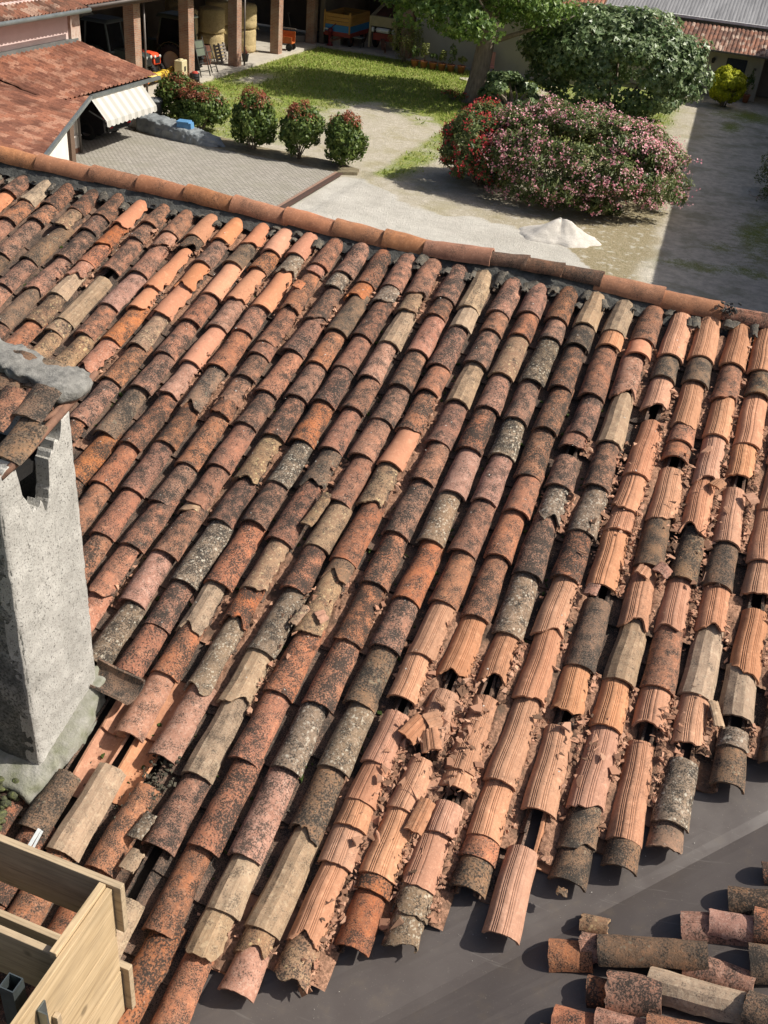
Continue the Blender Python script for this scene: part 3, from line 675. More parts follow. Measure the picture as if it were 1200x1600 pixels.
# ---- tiles lying on the other slope, lower ends towards the left
PILE = [ # start px, end px, layer height, type, half width, flags, label
 ((855, 1478), (925, 1480), .005, 'R', .088, '', 'red-brown tile at the far left end of the stacked row on the lower right'),
 ((901, 1466), (950, 1470), .022, 'P', .080, '!', 'short pink tile slice wedged between two brown tiles at lower right'),
 ((932, 1470), (1106, 1479), .045, 'D', .082, '', 'long dark lichened tile on top of the stacked row at lower right'),
 ((903, 1432), (952, 1440), -.01, 'Y', .055, '!', 'broken brown chunk lying on the valley sheet above the stacked row'),
 ((1062, 1433), (1180, 1440), .005, 'P', .085, '', 'pale pink tile with a soot mark, ending over its own shadow'),
 ((1103, 1428), (1180, 1440), .025, 'P', .075, '!', 'broken pink half tile riding on the pale pink tile'),
 ((1136, 1393), (1215, 1398), .0, 'D', .075, '', 'dark tile lying behind the pale pink tile at right edge'),
 ((1177, 1428), (1260, 1440), .045, 'R', .095, '', 'orange-brown tile cut by the right edge above the dark stack'),
 ((1190, 1352), (1260, 1355), .0, 'R', .06, '', 'small red tile end alone at the right edge on the valley sheet'),
 ((1169, 1486), (1250, 1492), .040, 'D', .095, '', 'broad dark mossy tile at the right edge beside the long lichened tile'),
 ((1070, 1495), (1180, 1530), -.005, 'P', .080, '', 'sooty pink tile low between the long lichened tile and pale slanted tile'),
 ((942, 1530), (1035, 1543), .040, 'B', .105, '!', 'wide brown tile broken in a curve, left of the pale slanted tile'),
 ((1008, 1522), (1164, 1563), .022, 'T', .090, '!', 'pale tan slanted tile with soot streaks in the lower right stack'),
 ((1164, 1558), (1250, 1590), .045, 'D', .092, '', 'dark tile at the right edge covering the pale slanted tile end'),
 ((915, 1535), (960, 1540), -.005, 'R', .075, '', 'small dark red tile end tucked under the wide broken tile'),
 ((861, 1584), (935, 1598), .010, 'R', .095, '', 'red tile with black lower edge at the bottom left of the stack'),
 ((927, 1590), (1015, 1604), .030, 'P', .092, '', 'clean pink tile overlapping the red tile at the bottom edge'),
 ((1008, 1597), (1110, 1617), .048, 'R', .092, '', 'rust tile cut by the bottom edge of the lower right stack'),
 ((838, 1612), (900, 1622), .000, 'D', .09, '', 'dark tile end cut by the bottom edge left of the stack')]
for n, (a, e, hh, ty, hw, fl, lab) in enumerate(PILE):
    p0 = n_at(*a, off=.075+hh); p1 = n_at(*e, off=.075+hh); L = float(np.linalg.norm(p1-p0))
    ax = (p1-p0)/L; h = hw*.85
    V, F, sm = tile_np(L, w0=hw, w1=hw*.88, h0=h, h1=h*.9, seed=8000+n, kind='G' if ty == 'P' and n in (1, 4) else ty, low=.016 if '!' in fl else .004, up=.01 if '!' in fl else .004, right=.15 if '!' in fl else 0., cut=None)
    o = link('loose_tile', np_mesh('loose_tile', V, F, TM_[ty], sm)); o.matrix_world = place(p0-NN*h, ax, NN+np.array([0, rs.normal()*.05, 0]))
    tag(o, lab, 'roof tile', 'loose tiles stacked on the other slope')
# ================================================================== CHIMNEY
ren = plain('render_grey', (.40, .39, .36), (.30, .29, .27), .95, 7, 55, .010)
ren2, nt, bs = new_mat('rough_render', .95, .15); v = objvec(nt, False)
n1 = noise(nt, v, 5, 6, .65); n2 = noise(nt, v, 48, 5, .7); n3 = noise(nt, v, 130, 3, .7)
sepz = nd(nt, 'SeparateXYZ'); tcg = nd(nt, 'NewGeometry'); lk(nt, tcg.outputs['Position'], sepz.inputs[0])
c = mix(nt, ramp(nt, n1, .35, .7), (.47, .455, .415), (.32, .31, .28)); c = mix(nt, mth(nt, 'MULTIPLY', ramp(nt, n2, .56, .70), .6), c, (.20, .19, .17))
mz = mth(nt, 'ADD', sepz.outputs[2], mth(nt, 'MULTIPLY', n1, .35))   # moss grows at the foot only
foot = ramp(nt, mth(nt, 'MULTIPLY', mth(nt, 'SUBTRACT', 6.55, mz), 4), .35, .9)
gm = mix(nt, ramp(nt, n2, .4, .6), (.10, .125, .03), (.05, .05, .035)); c = mix(nt, mth(nt, 'MULTIPLY', foot, ramp(nt, n1, .42, .6)), c, gm)
lk(nt, c, bs.inputs['Base Color']); vp = nd(nt, 'TexVoronoi'); vp.inputs['Scale'].default_value = 75; lk(nt, v, vp.inputs['Vector'])
bump(nt, bs, mth(nt, 'ADD', mth(nt, 'MULTIPLY', n2, .25), mth(nt, 'ADD', mth(nt, 'MULTIPLY', n3, .8), mth(nt, 'MULTIPLY', vp.outputs['Distance'], .25))), .0045)
vz = objvec(nt, False, (5, 5, .7)); nst = noise(nt, vz, 1, 5, .65); c = mix(nt, mth(nt, 'MULTIPLY', ramp(nt, nst, .52, .72), .55), c, (.23, .22, .195)); nfi = noise(nt, v, 120, 3, .65); c = mix(nt, mth(nt, 'MULTIPLY', ramp(nt, nfi, .54, .66), .75), c, (.15, .145, .13)); nfj = noise(nt, v, 60, 2, .5); c = mix(nt, mth(nt, 'MULTIPLY', ramp(nt, nfj, .62, .68), .7), c, (.11, .105, .095)); lk(nt, c, bs.inputs['Base Color'])
mould_shade, nt2, bs2 = new_mat('mould_shade_render', .95, .15); vv = objvec(nt2, False); m1 = noise(nt2, vv, 4.5, 6, .65); m2 = noise(nt2, vv, 60, 5, .7)  # black mould patches; shade of the front wall also put into this colour
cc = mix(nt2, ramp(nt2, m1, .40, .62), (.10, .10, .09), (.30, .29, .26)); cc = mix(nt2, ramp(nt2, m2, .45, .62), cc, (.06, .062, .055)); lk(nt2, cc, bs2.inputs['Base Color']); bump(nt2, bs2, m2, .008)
ch = thing('chimney', 'rough grey rendered chimney with a broken hole under its tiled cap', 'chimney', (-2.95, 3.1, 6.2))
def rough_wall(name, A, Bp, zb, ztop, th, nrm, seed, n=60, m=110, amp=.007, mat=None):
    "wall from A to B (bottom), top profile ztop(s); thickness inward"
    A, Bp, nrm = np.array(A, float), np.array(Bp, float), np.array(nrm, float)
    ss = np.linspace(0, 1, n+1); tt = np.linspace(0, 1, m+1); Sg, Tg = np.meshgrid(ss, tt)
    zt = np.vectorize(ztop)(ss); Z = zb+(zt[None]-zb)*Tg
    base = A+(Bp-A)*Sg[..., None]
    nn = (vnoise(Sg*9+seed, Z*16, seed, 4)-.5)*2*amp+(vnoise(Sg*30, Z*52+seed, seed+1, 3)-.5)*amp*1.1
    edge = np.minimum(Sg, 1-Sg)*np.linalg.norm(Bp-A); nn = nn-np.clip(.022-edge, 0, .022)*.5
    O = base.copy(); O[..., 2] = Z; O = O+nrm*nn[..., None]
    O[..., 0] += -.10*0; I = O-nrm*th
    V = np.concatenate([O.reshape(-1, 3), I.reshape(-1, 3)]); k = n+1; ii, jj = np.meshgrid(np.arange(m), np.arange(n), indexing='ij'); q = (ii*k+jj).ravel(); N = (m+1)*k
    F = [np.stack([q, q+1, q+k+1, q+k], 1), np.stack([q, q+k, q+k+1, q+1], 1)+N]
    t = m*k+np.arange(n); F.append(np.stack([t, t+1, t+1+N, t+N], 1))
    l = np.arange(m)*k; F.append(np.stack([l, l+k, l+k+N, l+N], 1)); r = l+n; F.append(np.stack([r, r+N, r+k+N, r+k], 1))
    return np_mesh(name, V, np.concatenate(F), mat or ren2, np.concatenate([np.full(2*len(q), True), np.full(len(t)+2*len(l), False)]))
zc0 = 6.0
def rtop(s):
    Y = 2.84+s*.53
    p = [(2.84, -2.33), (2.955, -2.32), (2.985, -2.50), (3.03, -2.63), (3.09, -2.60), (3.13, -2.655), (3.165, -2.57), (3.185, -2.46), (3.17, -2.44), (3.23, -2.36), (3.27, -2.37), (3.30, -2.27), (3.37, -2.25)]
    rr = vnoise(np.array([Y*60.]), np.array([1.3]), 5, 3)[0]-.5
    return H+float(np.interp(Y, [a for a, _ in p], [a for _, a in p]))+rr*.085+(vnoise(np.array([Y*170.]), np.array([4.3]), 6, 2)[0]-.5)*.035
part('shaft_side', rough_wall('shaft_side', (-2.565, 2.835, 6.0), (-2.565, 3.375, 6.0), zc0, rtop, .07, (1, 0, 0), 11), None, ch, True)
part('shaft_front', rough_wall('shaft_front', (-3.30, 2.835, 6), (-2.570, 2.835, 6), zc0, lambda s: 8.05+.02*math.sin(s*9), .07, (0, -1, 0), 21, mat=mould_shade), None, ch, True)
part('shaft_back', rough_wall('shaft_back', (-2.570, 3.375, 6), (-3.30, 3.375, 6), zc0, lambda s: 8.12, .07, (0, 1, 0), 31, 20, 30), None, ch, True)
part('shaft_side', rough_wall('shaft_side', (-3.30, 3.37, 6), (-3.30, 2.84, 6), zc0, lambda s: 8.05, .07, (-1, 0, 0), 41, 20, 30), None, ch, True)
# mortar flashing at the foot: a ragged apron on the tiles
def apron(poly, th, seed, nm):
    c = np.mean(poly, 0); Vq = []; n = 90; P = np.array(poly+[poly[0]], float); seg = np.linspace(0, len(poly), n+1)[:-1]
    B = np.stack([np.interp(seg, np.arange(len(P)), P[:, 0]), np.interp(seg, np.arange(len(P)), P[:, 1])], 1)
    rr = 1+.10*(vnoise(seg*3, seg*0+seed, seed, 4)-.5)*2
    rings = [(1.0, -.10), (.99, th*.35), (.93, th*.8), (.75, th*1.1), (.4, th*1.3), (.02, th*1.4)]
    for k, (s, h) in enumerate(rings):
        for i in range(n):
            q = c+(B[i]-c)*s*(rr[i] if k < 3 else 1); Vq.append(mp(q[0], q[1], h+.014*(vnoise(np.array([q[0]*40]), np.array([q[1]*40]), seed, 3)[0]-.5)*(k > 0)))
    F = [(k*n+i, k*n+(i+1) % n, (k+1)*n+(i+1) % n, (k+1)*n+i) for k in range(len(rings)-1) for i in range(n)]
    return np_mesh(nm, np.array(Vq), np.array(F), ren2, True)
ap_ = part('mortar_apron', apron([(-2.60, 4.22), (-2.50, 4.32), (-2.475, 4.5), (-2.47, 4.70), (-2.50, 4.84), (-2.56, 5.0), (-2.9, 5.02), (-3.3, 5.02), (-3.3, 4.3)], .015, 3, 'mortar_apron'), None, ch, True)
ap_.data.materials[0] = plain('apron_grey', (.31, .30, .265), (.16, .165, .11), .95, 9, 70, .006)
mossy = tile_mat('mossy_lump', (.10, .10, .045), (.05, .055, .028), (.16, .17, .05), .5, lich=.35, lcol=(.22, .26, .07), bd=.006)
b = MB()
rs2 = np.random.RandomState(8)
for _ in range(260):
    p = mp(rs2.uniform(-3.15, -2.60), rs2.uniform(4.95, 5.2), -.045+rs2.rand()*.05); s = rs2.uniform(.008, .032)
    V = []; 
    b.lathe([(.001, -s*.6), (s*.8, -s*.3), (s, 0), (s*.75, s*.4), (.001, s*.6)], tuple(p), 9, sy=rs2.uniform(.6, 1.2))
part('moss_clump', b, mossy, ch, True)
# cap: mortar bead, clay tiles and dark flue
V = []; n = 70; m = 22
for i in range(n+1):
    t = i/n; X = -3.5+t*.97; c0 = np.array([X, 3.50-.05*t, 8.325-.10*t]); r0 = .088*(1-.55*max(0, (t-.93)/.07)**2)*(1+.10*math.sin(i*.33))
    for j in range(m):
        a_ = 6.283*j/m; k_ = 1+.6*(vnoise(np.array([i*.21]), np.array([j*.62+3]), 14, 4)[0]-.5)+.40*(vnoise(np.array([i*.7]), np.array([j*1.3]), 15, 3)[0]-.5)
        V.append(c0+np.array([.25*(k_-1), math.cos(a_)*1.25, (.30 if math.sin(a_) > 0 else .75)*math.copysign(abs(math.sin(a_))**.7, math.sin(a_))])*r0*k_)
F = [(i*m+j, i*m+(j+1) % m, (i+1)*m+(j+1) % m, (i+1)*m+j) for i in range(n) for j in range(m)]
V.append(np.array([-2.52, 3.45, 8.225])); F2 = [(n*m+j, n*m+(j+1) % m, len(V)-1, len(V)-1) for j in range(m)]
b = MB(); b.add(V, F, True); b.f += [q[:3] for q in F2]; b.sm += [True]*m; part('cap_mortar', b, plain('cap_grey', (.27, .26, .235), (.13, .127, .115), .95, 26, 110, .008), ch, True)
b = MB(); b.box((-2.95, 3.12, 7.93), (.62, .42, .05)); part('flue_plug', b, plain('soot', (.012, .011, .01), None, .95, 20, 50), ch, True)
CT = [((70, 590), .20, .13, 'T', 0, -.045), ((58, 632), .2, .125, 'D', .0, .02), ((30, 690), .24, .13, 'D', .05, .0), ((20, 585), .26, .13, 'D', -.05, -.02), ((5, 640), .25, .12, 'R', 0, .01), ((108, 610), .16, .08, 'D', 0, -.07)]
cdir = np.array([.0, .93, .37]); cn = np.array([-.0, -.37, .93])
for n, (px, L, hw, ty, yaw, dz) in enumerate(CT):
    v = ray(*px); p0 = np.array([-2.8, 3.25, 8.19-H+dz]); v = v*((cn@p0)/(cn@v)); v[2] += H
    V, F, sm = tile_np(L, w0=hw*.62, w1=hw*.6, h0=.03, h1=.03, seed=600+n, kind='B', low=.008, up=.012, nx=10, ny=7)
    o = part('cap_tile', np_mesh('cap_tile', V, F, TM_[ty], sm), None, ch)
    o.matrix_parent_inverse = Matrix.Translation((2.95, -3.1, -6.2)); o.matrix_basis = place(v-cdir*L*.5, cdir+np.array([yaw, 0, 0]), cn)
# weathered stick leaning over the cap
wood_old = plain('old_wood', (.24, .13, .085), (.15, .085, .06), .9, 6, 60, .003, stretch=(1, 6, 6))
b = MB(); p = [np.array(q) for q in ((-2.575, 2.87, -2.365), (-2.565, 3.05, -2.325), (-2.575, 3.25, -2.28), (-2.585, 3.45, -2.235), (-2.57, 3.60, -2.18))]
b.tube([q+np.array([0, 0, H+.015]) for q in p], [.016, .021, .020, .024, .014], 8); b.tube([(-2.585, 3.2, 8.165), (-2.59, 3.3, 8.16), (-2.60, 3.52, 8.20)], [.008, .016, .010], 7)
o = link('weathered_stick', b.mesh('weathered_stick', wood_old)); tag(o, 'weathered brown branch lying along the chimney cap edge', 'stick')
# ================================================================== BOARD BOX
def wood(name, c1, c2, axis):
    m, nt, bs = new_mat(name, .7, .25); st = {'X': (1.2, 22, 22), 'Y': (22, 1.2, 22)}[axis]
    v = objvec(nt, True, st); n1 = noise(nt, v, 1, 6, .65, .8); v2 = objvec(nt, True, tuple(x*4 for x in st)); n2 = noise(nt, v2, 1, 4, .6)
    c = mix(nt, ramp(nt, n1, .38, .66), c1, c2); c = mix(nt, mth(nt, 'MULTIPLY', ramp(nt, n2, .5, .68), .65), c, tuple(x*.55 for x in c2))
    big = noise(nt, objvec(nt, True), 5, 4); c = mix(nt, mth(nt, 'MULTIPLY', ramp(nt, big, .52, .7), .5), c, tuple(x*.62 for x in c1))
    kn = nd(nt, 'TexVoronoi'); kn.inputs['Scale'].default_value = 4.5; lk(nt, objvec(nt, True), kn.inputs['Vector']); c = mix(nt, mth(nt, 'MULTIPLY', ramp(nt, kn.outputs['Distance'], .07, .13, (1, 1, 1), (0, 0, 0)), .7), c, tuple(x*.35 for x in c2))
    lk(nt, c, bs.inputs['Base Color']); bump(nt, bs, n2, .0012); return m
wy = wood('pine_lengthwise', (.52, .39, .235), (.39, .28, .155), 'Y'); wx = wood('pine_crosswise', (.44, .34, .22), (.33, .25, .16), 'X')
bx = thing('board_box', 'pale timber board box standing on the tiles at lower left', 'board box', (-1.9, 1.5, 6.05))
def bxp(x0, x1, y0, y1, z0, z1, mat, nm='board', lab=None):
    b = MB(); b.box(((x0+x1)/2, (y0+y1)/2, (z0+z1)/2), (x1-x0, y1-y0, z1-z0)); me = b.mesh(nm, mat)
    o = part(nm, me, None, bx, True, lab)
    md = o.modifiers.new('bevel', 'BEVEL'); md.width = .003; md.segments = 2; return o
YA = 2.017; XC = -1.585
bxp(-2.9, -1.525, YA, YA+.030, H-3.475-.29, H-3.475, wx)
bxp(-2.9, -1.525, YA+.002, YA+.032, H-4.345, H-4.035, wx)
bxp(XC-.002, XC+.024, .75, YA-.002, H-3.785, H-3.492, wy)
bxp(XC-.004, XC+.022, .75, YA-.002, H-4.05, H-3.789, wy)
bxp(XC+.002, XC+.026, .75, YA-.004, H-4.36, H-4.055, wy)
bxp(-2.9, XC-.034, 1.71, 1.737, H-3.82, H-3.53, wx)
bxp(XC-.034, XC-.004, 1.69, YA-.003, H-3.52, H-3.475, wy, 'batten')
bxp(-2.9, XC-.035, .80, .83, H-3.82, H-3.53, wx)
tn = bxp(XC+.026, XC+.05, 1.585, 1.61, H-4.36, H-3.7, wx, 'stud')
steel = plain('galvanised', (.20, .24, .24), (.13, .15, .15), .38, 10, 60, .0006, .5, .75)
b = MB(); cx, cy, zt = -1.688, 1.555, H-3.515
for sx, sy, dx, dy in ((-.028, 0, .004, .06), (.028, 0, .004, .06), (0, -.028, .052, .004), (0, .028, .052, .004)): b.box((cx+sx, cy+sy, zt-.5), (dx, dy, 1.0))
o = link('steel_tube', b.mesh('steel_tube', steel)); tag(o, 'open square steel tube upright inside the board box', 'steel post')
b = MB(); b.box((XC+.030, 1.54, H-3.72), (.006, .045, .34)); b.box((XC+.05, 1.52, H-3.72), (.04, .005, .34))
for k in range(6): b.lathe([(.0, .0), (.006, .0), (.006, .003), (.0, .003)], (XC+.034, 1.54, H-3.60-.045*k), 8, 'X')
o = link('steel_bracket', b.mesh('steel_bracket', steel)); tag(o, 'perforated steel angle bracket screwed on the pale board face', 'bracket')
pl = plain('white_plastic', (.7, .74, .74), (.55, .6, .6), .35, 20, 60, .001)
b = MB(); b.bar(m_at(42, 1328, -.03), m_at(62, 1295, -.05), .018, .004, NM); b.bar(m_at(50, 1328, -.03), m_at(66, 1298, -.05), .012, .003, NM)
o = link('plastic_strip', b.mesh('plastic_strip', pl)); tag(o, 'white plastic strip poking out below the mossy tile', 'strip')
# ================================================================== GROUND
XA, XB, YA0, YB0 = -46, 14, 14, 84
nx, ny = 300, 350
gx, gy = np.meshgrid(np.linspace(XA, XB, nx+1), np.linspace(YA0, YB0, ny+1))
nb = vnoise(gx*.35, gy*.35, 2, 5); nf = vnoise(gx*1.1, gy*1.1, 7, 5)
lawn = sstep(43.2, 47.5, gy+(nb-.5)*9)*sstep(-26.3, -25.4, gx)*sstep(-11.0, -12.0, gx+(nb-.5)*2)*sstep(62, 61.2, gy)
lawn = np.maximum(lawn, .62*sstep(37.0, 38.5, gy)*sstep(-24.5, -23.5, gx)*sstep(-17.5, -20.5, gx+(nb-.5)*5)*sstep(50, 46, gy))
lawn = np.maximum(lawn, .42*sstep(37.2, 39, gy)*sstep(-16.5, -17.5, gx)*sstep(-24, -20, gx))
lawn *= 1-.75*np.exp(-(((gx+17.2)/2.3)**2+((gy-47.6)/1.9)**2))
lawn *= 1-.7*np.exp(-(((gx+24.4)/1.0)**2+((gy-50.0)/2.2)**2))
lawn = np.maximum(lawn, sstep(-11.7, -10.8, gx+(nf-.5)*1.6)*sstep(-1.9, -2.6, gx+(nf-.5)*1.2)*sstep(34.2, 37.5, gy+(nf-.5)*2.2)*(.10+.5*sstep(41, 47, gy)*sstep(-2.6,-4.5,gx)))
lawn = np.maximum(lawn, .55*sstep(-13.5, -12.7, gx)*sstep(-11, -12, gx)*sstep(36, 37, gy))
lawn = np.maximum(lawn, .22*sstep(-4.6, -3.9, gx+(nf-.5)*1.5)*sstep(-1.6, -2.1, gx+(nf-.5))*sstep(30, 33, gy))
lawn = np.maximum(lawn, .62*np.exp(-(((gx+.2)/2.2)**2+((gy-61.0)/2.4)**2)))
for (ex, ey, rx_, ry_, k_) in ((1.6, 38.5, 1.3, 4.5, .6), (-.6, 57.5, .9, 2.5, .55), (.2, 36.0, .8, 1.0, .5), (-.4, 33.4, 1.6, .7, .6), (1.2, 33.8, 1.4, .9, .5)): lawn = np.maximum(lawn, k_*np.exp(-(((gx-ex)/rx_)**2+((gy-ey)/ry_)**2)))
lawn = lawn*(.55+.9*nf)
drive = sstep(-2.7, -1.7, gx+(nf-.5)*1.6)*sstep(66, 64, gy)
litter = sstep(-10, -6.0, gx+(nf-.5)*3.5)*(.45+.55*sstep(-5.5,-4.2,gx))*sstep(-1.4, -2.2, gx+(nf-.5)*1)*sstep(29.5, 31, gy)*sstep(50, 44, gy)
V = np.stack([gx, gy, (nb-.5)*.05-.02], -1); V[..., 2] -= .06*((gx > -24) & (gx < -13) & (gy < 37))
ii, jj = np.meshgrid(np.arange(ny), np.arange(nx), indexing='ij'); q = (ii*(nx+1)+jj).ravel()
gm_, nt, bs = new_mat('ground', .95, .1)
at = nd(nt, 'Attribute', attribute_name='cover'); sp = nd(nt, 'SeparateColor'); lk(nt, at.outputs['Color'], sp.inputs[0])
tc = nd(nt, 'TexCoord'); v = tc.outputs['Object']
n1 = noise(nt, v, 3, 6, .65); n2 = noise(nt, v, 22, 5, .7); n3 = noise(nt, v, .8, 4)
grv = mix(nt, ramp(nt, n2, .35, .68), (.50, .45, .36), (.33, .295, .22)); grv = mix(nt, mth(nt, 'MULTIPLY', ramp(nt, n1, .5, .7), .5), grv, (.62, .57, .48)); grv = mix(nt, mth(nt, 'MULTIPLY', ramp(nt, n3, .48, .66), .5), grv, (.30, .27, .14))
drv = mix(nt, ramp(nt, n1, .4, .62), (.63, .575, .48), (.46, .42, .345)); drv = mix(nt, mth(nt, 'MULTIPLY', ramp(nt, n3, .48, .64), .6), drv, (.27, .26, .18)); drv = mix(nt, mth(nt, 'MULTIPLY', ramp(nt, n2, .56, .68), .6), drv, (.20, .19, .13))
grs = mix(nt, ramp(nt, n1, .35, .65), (.18, .25, .045), (.29, .30, .09)); grs = mix(nt, ramp(nt, n2, .5, .7), grs, (.065, .10, .02))
grs = mix(nt, mth(nt, 'MULTIPLY', ramp(nt, n3, .5, .7), .55), grs, (.30, .27, .13))
lit = mix(nt, ramp(nt, n2, .4, .62), (.38, .32, .21), (.22, .185, .10)); lit = mix(nt, ramp(nt, n1, .54, .64), lit, (.50, .46, .38))
c = mix(nt, sp.outputs[1], grv, drv); c = mix(nt, sp.outputs[2], c, lit)
con_c = mix(nt, ramp(nt, noise(nt, v, .7, 6, .65, .6), .35, .68), (.55, .525, .465), (.42, .395, .345)); con_c = mix(nt, mth(nt, 'MULTIPLY', ramp(nt, noise(nt, v, 9, 6, .7), .55, .7), .4), con_c, (.30, .28, .235))
c = mix(nt, ramp(nt, mth(nt, 'ADD', at.outputs['Alpha'], mth(nt, 'MULTIPLY', mth(nt, 'SUBTRACT', n2, .5), .5)), .35, .65), c, con_c)
gmk = mth(nt, 'ADD', sp.outputs[0], mth(nt, 'MULTIPLY', mth(nt, 'SUBTRACT', n2, .5), .9)); gmk = mth(nt, 'ADD', gmk, mth(nt, 'MULTIPLY', mth(nt, 'SUBTRACT', n1, .5), .6))
c = mix(nt, ramp(nt, gmk, .30, .62), c, grs)
lk(nt, c, bs.inputs['Base Color']); bump(nt, bs, mth(nt, 'ADD', n2, n1), .05)
edY = np.interp(gx, [-13.9, -12.9, -12.2, -11.3, -10.4, -9.2, -8, -6.8, -5.6, -4.6, -4.0, -3.3, -2.4], [36.1, 35.9, 35.5, 34.7, 33.9, 33.6, 33.75, 33.9, 33.5, 32.9, 32.0, 30.8, 29.2])
apr = sstep(.55, -.45, gy-edY+(nf-.5)*1.6)*sstep(-14.1, -13.9, gx)*sstep(-1.6, -2.8, gx+(nf-.5)*1.5)
lawn *= 1-apr
me = np_mesh('ground', V.reshape(-1, 3), np.stack([q, q+1, q+nx+2, q+nx+1], 1), gm_, True)
ca = me.color_attributes.new('cover', 'FLOAT_COLOR', 'POINT')
ca.data.foreach_set('color', np.stack([np.clip(lawn, 0, 1), drive, litter, apr], -1).astype(np.float32).ravel())
structure('ground', me, None)
far_m = plain('far_field', (.14, .17, .06), (.2, .2, .1), .95, .05, 2, .05)
b = MB(); b.box((-15, 50, -.6), (900, 900, .4)); structure('terrain', b, far_m)
# paving
pav, nt, bs = new_mat('paving', .85, .2); tc = nd(nt, 'TexCoord'); mpn = nd(nt, 'Mapping'); mpn.inputs['Scale'].default_value = (1, 1, 1); lk(nt, tc.outputs['Object'], mpn.inputs[0])
br = nd(nt, 'TexBrick'); br.inputs['Scale'].default_value = 1; br.inputs['Brick Width'].default_value = .21; br.inputs['Row Height'].default_value = .115; br.inputs['Mortar Size'].default_value = .014
br.inputs['Color1'].default_value = (.40, .37, .32, 1); br.inputs['Color2'].default_value = (.31, .285, .245, 1); br.inputs['Mortar'].default_value = (.13, .12, .095, 1); lk(nt, mpn.outputs[0], br.inputs['Vector'])
n1 = noise(nt, tc.outputs['Object'], .9, 5); c = mix(nt, mth(nt, 'MULTIPLY', ramp(nt, n1, .45, .7), .45), br.outputs[0], (.24, .23, .17))
lk(nt, c, bs.inputs['Base Color']); bump(nt, bs, br.outputs['Fac'], -.012)
def sheet(name, poly, z0, z1, mat): b = MB(); b.prism(poly, z0, z1); return structure(name, b, mat)
sheet('paving', [(-26, 20), (-14.12, 20), (-14.12, 36.15), (-23.3, 37.0), (-26.2, 37.0)], -.2, .03, pav)
con, nt, bs = new_mat('concrete', .9, .15); tc = nd(nt, 'TexCoord'); v = tc.outputs['Object']; n1 = noise(nt, v, .7, 6, .65, .6); n2 = noise(nt, v, 9, 6, .7)
c = mix(nt, ramp(nt, n1, .35, .68), (.47, .445, .40), (.36, .34, .30)); c = mix(nt, mth(nt, 'MULTIPLY', ramp(nt, n2, .55, .7), .4), c, (.27, .255, .22))
lk(nt, c, bs.inputs['Base Color']); bump(nt, bs, n2, .012)
b = MB(); b.box((-14.0, 33.0, .02), (.20, 6.0, .05)); structure('drain_strip', b, plain('rust_grate', (.09, .05, .035), (.05, .035, .03), .8, 12, 60))
b = MB(); b.box((-14.16, 28, .03), (.1, 16, .05)); structure('paving_border', b, plain('border_brick', (.30, .19, .14), None, .9, 8, 40))
b = MB(); b.prism([(-23.3, 36.3), (-14.15, 36.05), (-13.5, 36.5), (-13.6, 37.0), (-15, 37.4), (-18, 37.5), (-23.5, 38.4)], -.1, .036); structure('flower_bed', b, plain('soil', (.16, .125, .08), (.24, .21, .13), .95, 5, 40, .02))
slab_m = plain('slab', (.46, .42, .35), (.36, .33, .27), .9, 1.5, 20, .006)
b = MB(); b.box((-30, 49.5, .03), (8.1, 28, .16)); structure('barn_floor', b, slab_m)
b = MB(); b.box((-19, 65.6, .027), (13.9, 8.2, .16)); structure('barn_floor', b, slab_m)
for (x, y, s, nm) in ((2.0, 57.2, 1.3, 'pale'), (1.15, 44.3, .55, 'pale')):
    a = np.linspace(0, 6.28, 22)[:-1]; r = s*(.75+.25*np.sin(a*3+x)+.12*np.sin(a*7)); sheet('concrete_patch', [(x+q*math.cos(t)*.9, y+q*math.sin(t)*1.2) for q, t in zip(r, a)], -.02, .03, slab_m)
a = np.linspace(0, 6.28, 18)[:-1]; sheet('concrete_patch', [(-14.9+1.0*math.cos(t), 58.6+.55*math.sin(t)) for t in a], -.03, .04, slab_m)
# gravel heap
hp = g_at(872, 371); V = []; F = []; n = 44; rings = 16
for k in range(rings+1):
    t = k/rings
    for i in range(n):
        a = 6.283*i/n; R = 1.12*t*(1+.14*math.sin(a*2+1)+.07*math.sin(a*5)+.05*math.sin(a*11+1)*t); x, y = R*math.cos(a)*1.1, R*math.sin(a)*.85
        z = .70*((1-t)**1.25)*(1+.25*math.sin(a*3+2)*t*(1-t)*3)*(1-.12*math.exp(-((t)/.12)**2))+.11*(vnoise(np.array([x*5+9]), np.array([y*5+9]), 3, 5)[0]-.5)*(t < .95)
        V.append((hp[0]+x, hp[1]+y, max(z, .0)+.036-.05*(t > .97)))
for k in range(rings):
    for i in range(n): j = (i+1) % n; F.append((k*n+i, (k+1)*n+i, (k+1)*n+j, k*n+j))
o = link('gravel_heap', np_mesh('gravel_heap', np.array(V), np.array(F), plain('gravel', (.66, .62, .55), (.54, .50, .44), .95, 9, 35, .03), True)); tag(o, 'pale conical heap of sand and gravel beside the concrete apron', 'gravel heap')
